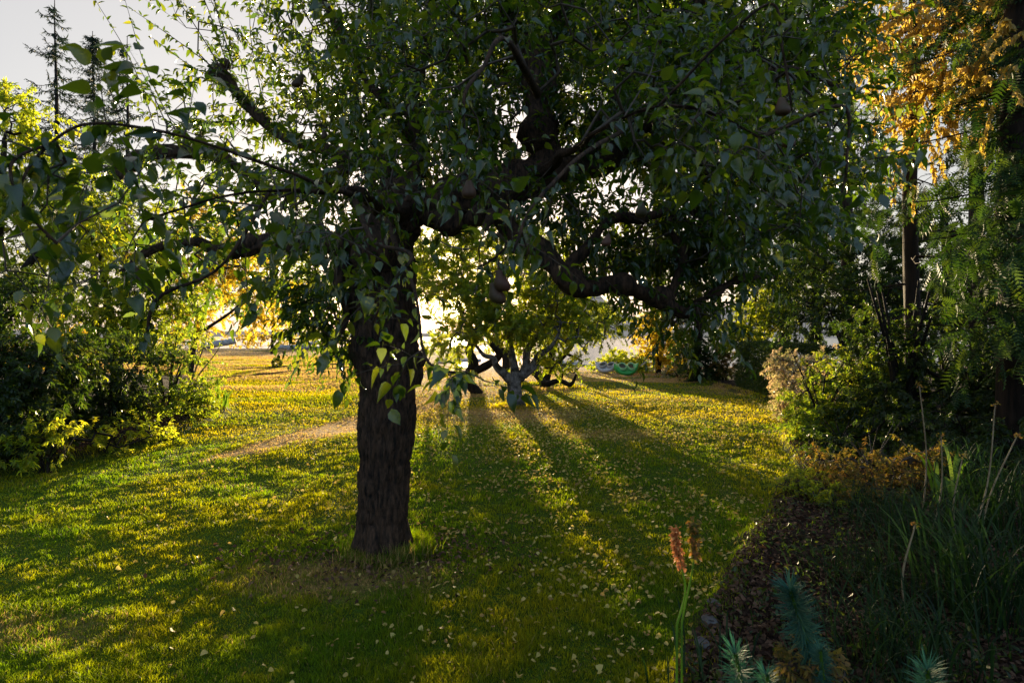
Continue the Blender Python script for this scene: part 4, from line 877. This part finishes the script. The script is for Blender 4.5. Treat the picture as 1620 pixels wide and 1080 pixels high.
# dry seed stalks
for (a, b_, c_, e_, d_, lab) in ((1455, 610, 1458, 830, 4.4, 'upright straight dry stalk'), (1490, 690, 1470, 830, 4.2, 'short curved dry stalk'), (1575, 640, 1530, 860, 3.9, 'tall leaning dry stalk'),
                                 (1610, 690, 1548, 800, 4.0, 'dry stalk leaning far right'), (1450, 830, 1440, 1000, 3.0, 'pale curved dry stalk in front of the grasses'), (1525, 720, 1518, 850, 4.0, 'thin dry stalk with a seed head')):
    b = gbase(c_, d_); t = thing('dry_stalk', b, lab + ' in the right border', 'stalk', 'dry stalks in the right border'); mb = MB(); p1 = W(a, b_, d_); p0 = b - [0, 0, .03]
    md = (p0 + p1) / 2 + np.array([random.choice((-1, 1)) * .05, 0, 0]); P = catmull([p0, md, p1], 7); tube(mb, rel(P, b), np.linspace(.007, .004, len(P)), 6, cap=True); mb.build('stem', M_stalk, t)
    mb = MB(); q = rel(np.array([p1]), b) + rng.normal(size=(14, 3)) * .012; put_leaves(mb, q, rand_dirs(14, .5), rand_dirs(14), rng.uniform(.014, .026, 14), LM, 1.3); mb.build('seed_head', M_gold if 'seed' in lab else M_orange, t)

# euphorbia with bottlebrush heads
def euphorbia(px_, py_, d_, px0, d0_, L, lab, sz=.050, n_=460):
    b = gbase(px0, d0_); t = thing('euphorbia', b, lab, 'plant', 'blue-green bottlebrush plants at the front of the bed'); top_ = W(px_, py_, d_)
    P = catmull([b - [0, 0, .03], (b + top_) / 2 + [.03, 0, -.04], top_], 12); mb = MB(); tube(mb, rel(P, b), np.linspace(.008, .005, len(P)), 7); mb.build('stem', M_strap, t)
    ln = np.linalg.norm(top_ - b); f0 = max(0, 1 - L / ln); u_ = f0 + (1 - f0) * rng.random(n_) ** .7; idx = np.minimum((u_ * (len(P) - 1)).astype(int), len(P) - 2); fr = (u_ * (len(P) - 1) - idx)[:, None]
    q = P[idx] + (P[idx + 1] - P[idx]) * fr; tan = norm(P[idx + 1] - P[idx]); sd = rand_dirs(n_); sd = norm(sd - tan * np.sum(sd * tan, 1, keepdims=True))
    s_ = (u_ - f0) / (1 - f0); mb = MB(); put_leaves(mb, rel(q, b), sd * (1.25 - s_ * .7)[:, None] + tan * (s_ * 1.2 - .45)[:, None], tan, sz * rng.uniform(.45, 1.3, n_), LN, .5); mb.build('leaves', M_euph, t)
euphorbia(1252, 935, 1.75, 1330, 1.95, .26, 'blue-green bottlebrush stem bending over the mulch, tallest of the cluster', .066, 850)
euphorbia(1165, 1035, 1.62, 1190, 1.8, .2, 'blue-green bottlebrush head at the bottom, left of the cluster', .055)
euphorbia(1215, 1070, 1.55, 1225, 1.7, .16, 'half-cut bottlebrush head at the bottom between two others', .042, 500)
euphorbia(1300, 1030, 1.7, 1300, 1.85, .16, 'small bottlebrush head low under the tallest stem', .04, 500)
euphorbia(1470, 1062, 1.6, 1480, 1.75, .18, 'bottlebrush head at the bottom right below the dark grass', .06)
arching('lily_plant', 1300, 2.2, 12, .36, .022, 'plant with yellow-green pointed leaves under the bottlebrush stem', 'plant', M_strap, .05, .8, .9)
plant('rust_plant', gbase(1290, 1.9), bushstems(1290, 1.9, 4, 200, 60, .003), pxblobs([(1285, 1060, 1.8, 50, 24, .08, 14)]), 'small rust-coloured leafy sprig at the bottom edge', 'plant', M_orange, M_twig, None, .024, .08, 10, LM)

# orange flower spikes
M_petal = leaf_mat('orange_seed', [(.36, .10, .03), (.60, .22, .06), (.62, .32, .10)], [(.6, .2, .06), (.8, .35, .15)], .3, .6, .3)
def spike(L0_, d_, n_, lab, mat=M_petal, r=.0035, hs_=.20, sz=.014):
    P = catmull([W(a, b_, d_) for a, b_ in L0_], 8); b = P[0] * 1.0; b[2] = float(gz(b[0:1], b[1:2])[0])
    P = np.vstack([b - [0, 0, .02], P]); t = thing('flower_spike', b, lab, 'flower', 'seed spikes at the front of the bed'); mb = MB(); tube(mb, rel(P, b), np.linspace(r * 1.2, r * .5, len(P)), 7)
    mb.build('stem', M_strap, t); mb = MB(); m_ = len(P); i = rng.integers(int(m_ * .55), m_ - 1, n_); q = P[i] + (P[i + 1] - P[i]) * rng.random((n_, 1)); sd = rand_dirs(n_)
    put_leaves(mb, rel(q + sd * rng.random((n_, 1)) * .014, b), sd + [0, 0, -.3], rand_dirs(n_, 1), sz * rng.uniform(.6, 1.2, n_), LM, 2.0); mb.build('flower', mat, t)
spike([(1072, 990), (1085, 940), (1080, 900), (1070, 860), (1068, 836)], 1.9, 260, 'orange-pink seed spike standing left in the bed corner')
spike([(1080, 985), (1092, 925), (1098, 890), (1100, 850), (1096, 826)], 1.95, 150, 'thinner brownish seed spike just behind the orange-pink one', M_orange, .003, .2, .020)

# low green ground cover creeping over the mulch (stuff)
mb = MB(); n_ = 15000; y = 1.9 + rng.random(n_) ** 1.3 * 8; x = edge(y, RIGHT) + rng.random(n_) * 3.0; k = (n2(x, y, 1.9, 41.0, 3) > .46 - .05 * (x - edge(y, RIGHT))) & (lawn_mask(x, y) < .5); x, y = x[k], y[k]; n_ = len(x)
put_leaves(mb, np.stack([x, y, gz(x, y) + .01 + rng.random(n_) ** 2 * .12], -1), rand_dirs(n_, .5), rand_dirs(n_, 1), rng.uniform(.02, .045, n_), LM, .9)
tag(mb.build('ground_cover', M_dark), 'low green weeds creeping over the mulch', 'ground cover', kind='stuff')
# stones edging the bed
for i, (px_, d_, r_) in enumerate(((1112, 2.8, .038), (1124, 3.0, .045), (1131, 3.2, .036))):
    b = gbase(px_, d_); mb = MB(); th, ph = np.meshgrid(np.linspace(.02, 3.12, 12), np.linspace(0, 6.283, 16, endpoint=False), indexing='ij')
    v = np.stack([np.sin(th) * np.cos(ph), np.sin(th) * np.sin(ph), np.cos(th) * .6], -1); v = v * r_ * (1 + .5 * (fbm(v * 1.6 + i * 5)[..., None] - .5)) * (1, 1.35, 1); k = np.arange(16)
    F = np.concatenate([np.stack([k, (k + 1) % 16, (k + 1) % 16 + 16, k + 16], 1) + a * 16 for a in range(11)]); mb.add(v, F, 4)
    o_ = mb.build('edging_stone', M_stone, col=False); o_.location = tuple(b + [0, 0, r_ * .2]); tag(o_, ('nearest grey edging stone of the mulch bed', 'middle grey edging stone of the mulch bed', 'farthest grey edging stone of the mulch bed')[i], 'stone', 'grey edging stones of the mulch bed')

# mulch litter in the bed (stuff)
mb = MB(); n_ = 26000; y = 1.9 + rng.random(n_) ** 1.5 * 9; x = edge(y, RIGHT) + rng.random(n_) ** 1.3 * 3.2; k = lawn_mask(x, y) < .8; x, y = x[k], y[k]; n_ = len(x)
put_leaves(mb, np.stack([x, y, gz(x, y) + .008 + rng.random(n_) * .02], -1), rand_dirs(n_) * [1, 1, .3], rand_dirs(n_, 2), rng.uniform(.02, .05, n_), LM, 1.3)
M_litter = leaf_mat('brown_litter', [(.03, .015, .01), (.08, .04, .022), (.17, .09, .055)], [(.06, .03, .02), (.2, .1, .05)], .15, .8, .2)
tag(mb.build('mulch', M_litter), 'brown leaf litter and bark mulch in the right bed', 'mulch', kind='stuff')
mb = MB(); n_ = 9000; y = 5.5 + rng.random(n_) * 8; x = edge(y, LEFT) - rng.random(n_) * 2.2; 
put_leaves(mb, np.stack([x, y, gz(x, y) + .008 + rng.random(n_) * .02], -1), rand_dirs(n_) * [1, 1, .3], rand_dirs(n_, 2), rng.uniform(.03, .06, n_), LM, 1.3)
n_ = 900; a = rng.random(n_) * 6.283; q = .24 + np.abs(rng.normal(size=n_)) * .35; x = TB[0] + np.cos(a) * q * 1.3; y = TB[1] - .1 + np.sin(a) * q * .8
put_leaves(mb, np.stack([x, y, gz(x, y) + .02 + rng.random(n_) * .02], -1), rand_dirs(n_) * [1, 1, .4], rand_dirs(n_, 2), rng.uniform(.02, .045, n_), LM, 1.3)
tag(mb.build('leaf_litter', M_litter), 'brown leaf litter under the left shrubs and round the big trunk', 'leaf litter', kind='stuff')

# ------------------------------------------------------------------ fallen leaves: the 300 largest in view one by one, the rest as litter
M_fallen = leaf_mat('fallen_leaf', [(.22, .12, .04), (.46, .34, .09), (.58, .44, .14)], [(.5, .35, .06), (.75, .58, .12)], .3, .6, .3)
n_ = 13000; y = 2.5 + 12 * rng.random(n_) ** .9; cx = 1.1 + (y - 2.5) * .05; x = cx + rng.normal(size=n_) * (.9 + y * .17)
dens = smooth(.35, .6, n2(x, y, 1.3, 30.0, 3)) * .75 + .25
k = (rng.random(n_) < dens) & (lawn_mask(x, y) > .6) & (np.hypot(x - TB[0], y - TB[1]) > .3); x, y = x[k], y[k]
o_ = np.argsort(y); x, y = x[o_], y[o_]
tm = []
for s in range(8):
    mb = MB(); put_leaves(mb, np.zeros((1, 3)), np.array([[1.0, 0, .12]]), np.array([[0, random.uniform(-.5, .5), 1.0]]), [1.0], LM, 1.5 + s * .12, np.array([[s / 8, .5, .5]]))
    v = mb.v[0]; v -= v.mean(0); o = mb.build('fallen_leaf', M_fallen); tm.append(o.data); bpy.data.objects.remove(o)
for i in range(300):
    o = bpy.data.objects.new('fallen_leaf', tm[i % 8]); COL.objects.link(o); o.location = (x[i], y[i], float(gz(x[i:i+1], y[i:i+1])[0]) + .026)
    o.rotation_euler = (random.uniform(-.5, .5), random.uniform(-.5, .5), random.random() * 6.28); s_ = random.uniform(.016, .036); o.scale = (s_, s_, s_)
    tag(o, 'pale curled fallen leaf lying on the near lawn', 'fallen leaf', 'fallen leaves scattered on the near lawn')
mb = MB(); x, y = x[300:], y[300:]; n_ = len(x)
put_leaves(mb, np.stack([x, y, gz(x, y) + .026], -1), rand_dirs(n_) * [1, 1, .4], rand_dirs(n_, 2), rng.uniform(.030, .045, n_) * (.8 + .03 * y), LM, 1.6)
tag(mb.build('fallen_leaves', M_fallen), 'pale fallen leaves strewn over the farther lawn', 'fallen leaves', kind='stuff')

# ------------------------------------------------------------------ things in the distance
def small_boat(px_, d_, yaw, L, Wd, H, cols, label, roll=0.0):
    b = gbase(px_, d_); t = thing('small_boat', b + [0, 0, .12], label, 'boat', 'boats on the far end of the lawn'); t.rotation_euler = (0, roll, yaw)
    m_ = plain_mat('kayak_shell', cols[0], tuple(c * .8 for c in cols[0]), .35, 2, .5); mi = plain_mat('kayak_deck', cols[1], tuple(c * .75 for c in cols[1]), .4, 2, .5); md = plain_mat('kayak_well', (.02, .03, .02), None, .6)
    ns = 25; nr = 20; u_ = np.linspace(-1, 1, ns); mb = MB(); V = []
    for u in u_:
        w = Wd / 2 * (1 - abs(u) ** 2.6) ** .75 + .005; h_ = H * (.62 + .38 * abs(u) ** 2); z0 = H * .35 * abs(u) ** 3
        for k in range(nr):
            a = 2 * math.pi * k / nr; cz = math.sin(a); V.append((w * math.copysign(abs(math.cos(a)) ** .7, math.cos(a)), u * L / 2, z0 + h_ * (.5 + .5 * math.copysign(abs(cz) ** .6, cz) * (1 if cz < 0 else .8))))
    k = np.arange(nr); F = np.concatenate([np.stack([k, (k + 1) % nr, (k + 1) % nr + nr, k + nr], 1) + a * nr for a in range(ns - 1)]); mb.add(V, F, 4); mb.build('hull', m_, t, col=False)
    for s, nm in ((-.45, 'seat_well'), (.30, 'foot_well')):
        mb = MB(); a = np.arange(20) * 6.283 / 20; c = np.array([0, s * L / 2, H * .60])
        for r1, r2, z1, z2, tgt in ((1.0, .84, .10, .16, 0),):
            rings = [np.stack([np.cos(a) * Wd * .36 * q, np.sin(a) * L * .17 * q, np.full(20, z)], -1) + c for q, z in ((1.06, .02), (1.0, .09), (.86, .10), (.80, .055))]
            i = np.arange(20); mb.add(np.concatenate(rings), np.concatenate([np.stack([i, (i + 1) % 20, (i + 1) % 20 + 20, i + 20], 1) + r * 20 for r in range(3)]), 4)
        o1 = mb.build(nm, mi, t, col=False)
        mb = MB(); r = np.stack([np.cos(a) * Wd * .36 * .81, np.sin(a) * L * .17 * .81, np.full(20, .058)], -1) + c; mb.add(np.vstack([r, c + [0, 0, .045]]), np.stack([i, (i + 1) % 20, np.full(20, 20)], 1), 3)
        mb.build('liner', md, o1, col=False)
    mb = MB()
    for s in (-1, 1):
        P = catmull([(0, s * L * .44, H * .85), (0, s * L * .455, H * 1.12), (0, s * L * .475, H * 1.0)], 5); tube(mb, P, np.full(len(P), .014), 6)
    mb.build('handle', md, t, col=False); return t
small_boat(990, 23.5, 1.50, 1.0, .80, .34, ((.03, .36, .06), (.25, .52, .20)), 'small green boat lying on the lawn in front of the low shrub', -.42)
small_boat(960, 24.4, 1.15, .95, .66, .36, ((.60, .55, .54), (.42, .36, .32)), 'small white boat lying beside the green one', -.38)
small_boat(893, 26.0, 1.2, 1.5, .7, .36, ((.66, .66, .70), (.5, .5, .55)), 'white boat half hidden behind the low bent branches', -.3)

# round clipped bush on the field
t = thing('ball_bush', gbase(438, 29), 'small dark ball-shaped bush alone on the dry field', 'bush'); mbl = MB(); n_ = 1600; dv = rand_dirs(n_); ctr = np.array([0, 0, .26])
put_leaves(mbl, ctr + dv * rng.uniform(.15, .25, (n_, 1)), dv + rand_dirs(n_) * .5, rand_dirs(n_), rng.uniform(.04, .07, n_), LL); mbl.build('foliage', M_dark, t)
mb = MB(); tube(mb, [(0, 0, -.03), (0, 0, .1), (0, 0, .25)], [.05, .045, .03], 8); mb.build('stem', M_barkd, t)
# low timber edgings across the field
M_timber = plain_mat('old_timber', (.10, .06, .035), (.04, .025, .015), .9, 12, .2, .5)
for (a, da, b_, db, lab) in ((352, 21.5, 552, 29.5, 'nearer low dark timber edging across the dry field'), (318, 26, 560, 34, 'farther low dark timber edging across the dry field')):
    A = gbase(a, da); B = gbase(b_, db); mb = MB(); k = 14; P = np.array([gbase((A + (B - A) * s)[0] / (A + (B - A) * s)[1] * FPX + 810, (A + (B - A) * s)[1]) for s in np.linspace(0, 1, k)])
    P[:, 2] += .02; P += rng.normal(size=P.shape) * [0, .03, .012]; tube(mb, rel(P, A), np.full(k, .045), 8, .25, 5, cap=True); o_ = mb.build('timber_edging', M_timber, col=False); o_.location = tuple(A); tag(o_, lab, 'edging', 'timber edgings on the field')
# driftwood logs and stones along the shore
def log(p0, p1, r, lab):
    b = (p0 + p1) / 2; mb = MB(); P = catmull([p0, p0 * .6 + p1 * .4 + [0, 0, .06], p1], 9); tube(mb, rel(P, b), np.linspace(r, r * .75, len(P)), 12, .18, 3, 0, cap=True)
    o_ = mb.build('driftwood_log', M_drift, col=False); o_.location = tuple(b); tag(o_, lab, 'log', 'driftwood logs along the shore')
def gp(px_, py_, d_): return W(px_, py_, d_)
log(gp(300, 552, 68), gp(373, 539, 70), .5, 'long thick grey driftwood log at the left, sloping up to the right')
log(gp(430, 549, 72), gp(520, 551, 70), .30, 'pale driftwood log at the far edge of the field left of the trunk')
log(gp(455, 551, 68), gp(505, 541, 71), .26, 'short pale driftwood log leaning on another one')
log(gp(545, 553, 68), gp(650, 554, 66), .28, 'driftwood log partly hidden behind the big trunk')
log(gp(690, 572, 52), gp(760, 570, 54), .24, 'driftwood log under the crown of the pale-trunked tree')
log(gp(905, 580, 44), gp(935, 579, 45), .15, 'small driftwood log on the sand left of the low shrub')

# shore bushes far left behind the field
for i, (px_, d_, w_, lab) in enumerate(((400, 84, 60, 'far yellowish bush on the shore behind the dry field'), (520, 84, 50, 'far green bush on the shore close to the big trunk'), (290, 82, 70, 'far bush behind the long grey log'), (460, 88, 50, 'far pale bush in the middle of the shore row'))):
    plant('shore_bush', gbase(px_, d_), bushstems(px_, d_, 5, 20, w_ * .5, .05), [(gbase(px_, d_) * [1, 1, 0] + [0, 0, 1.1], (w_ * d_ / FPX * .8, 2.0, 1.3), 60)], lab, 'shrub', M_yellow if i != 1 else M_bushy, M_barkd, 'far bushes on the shore', .24, .5, 18, LL, .2, .2, .012, .6)
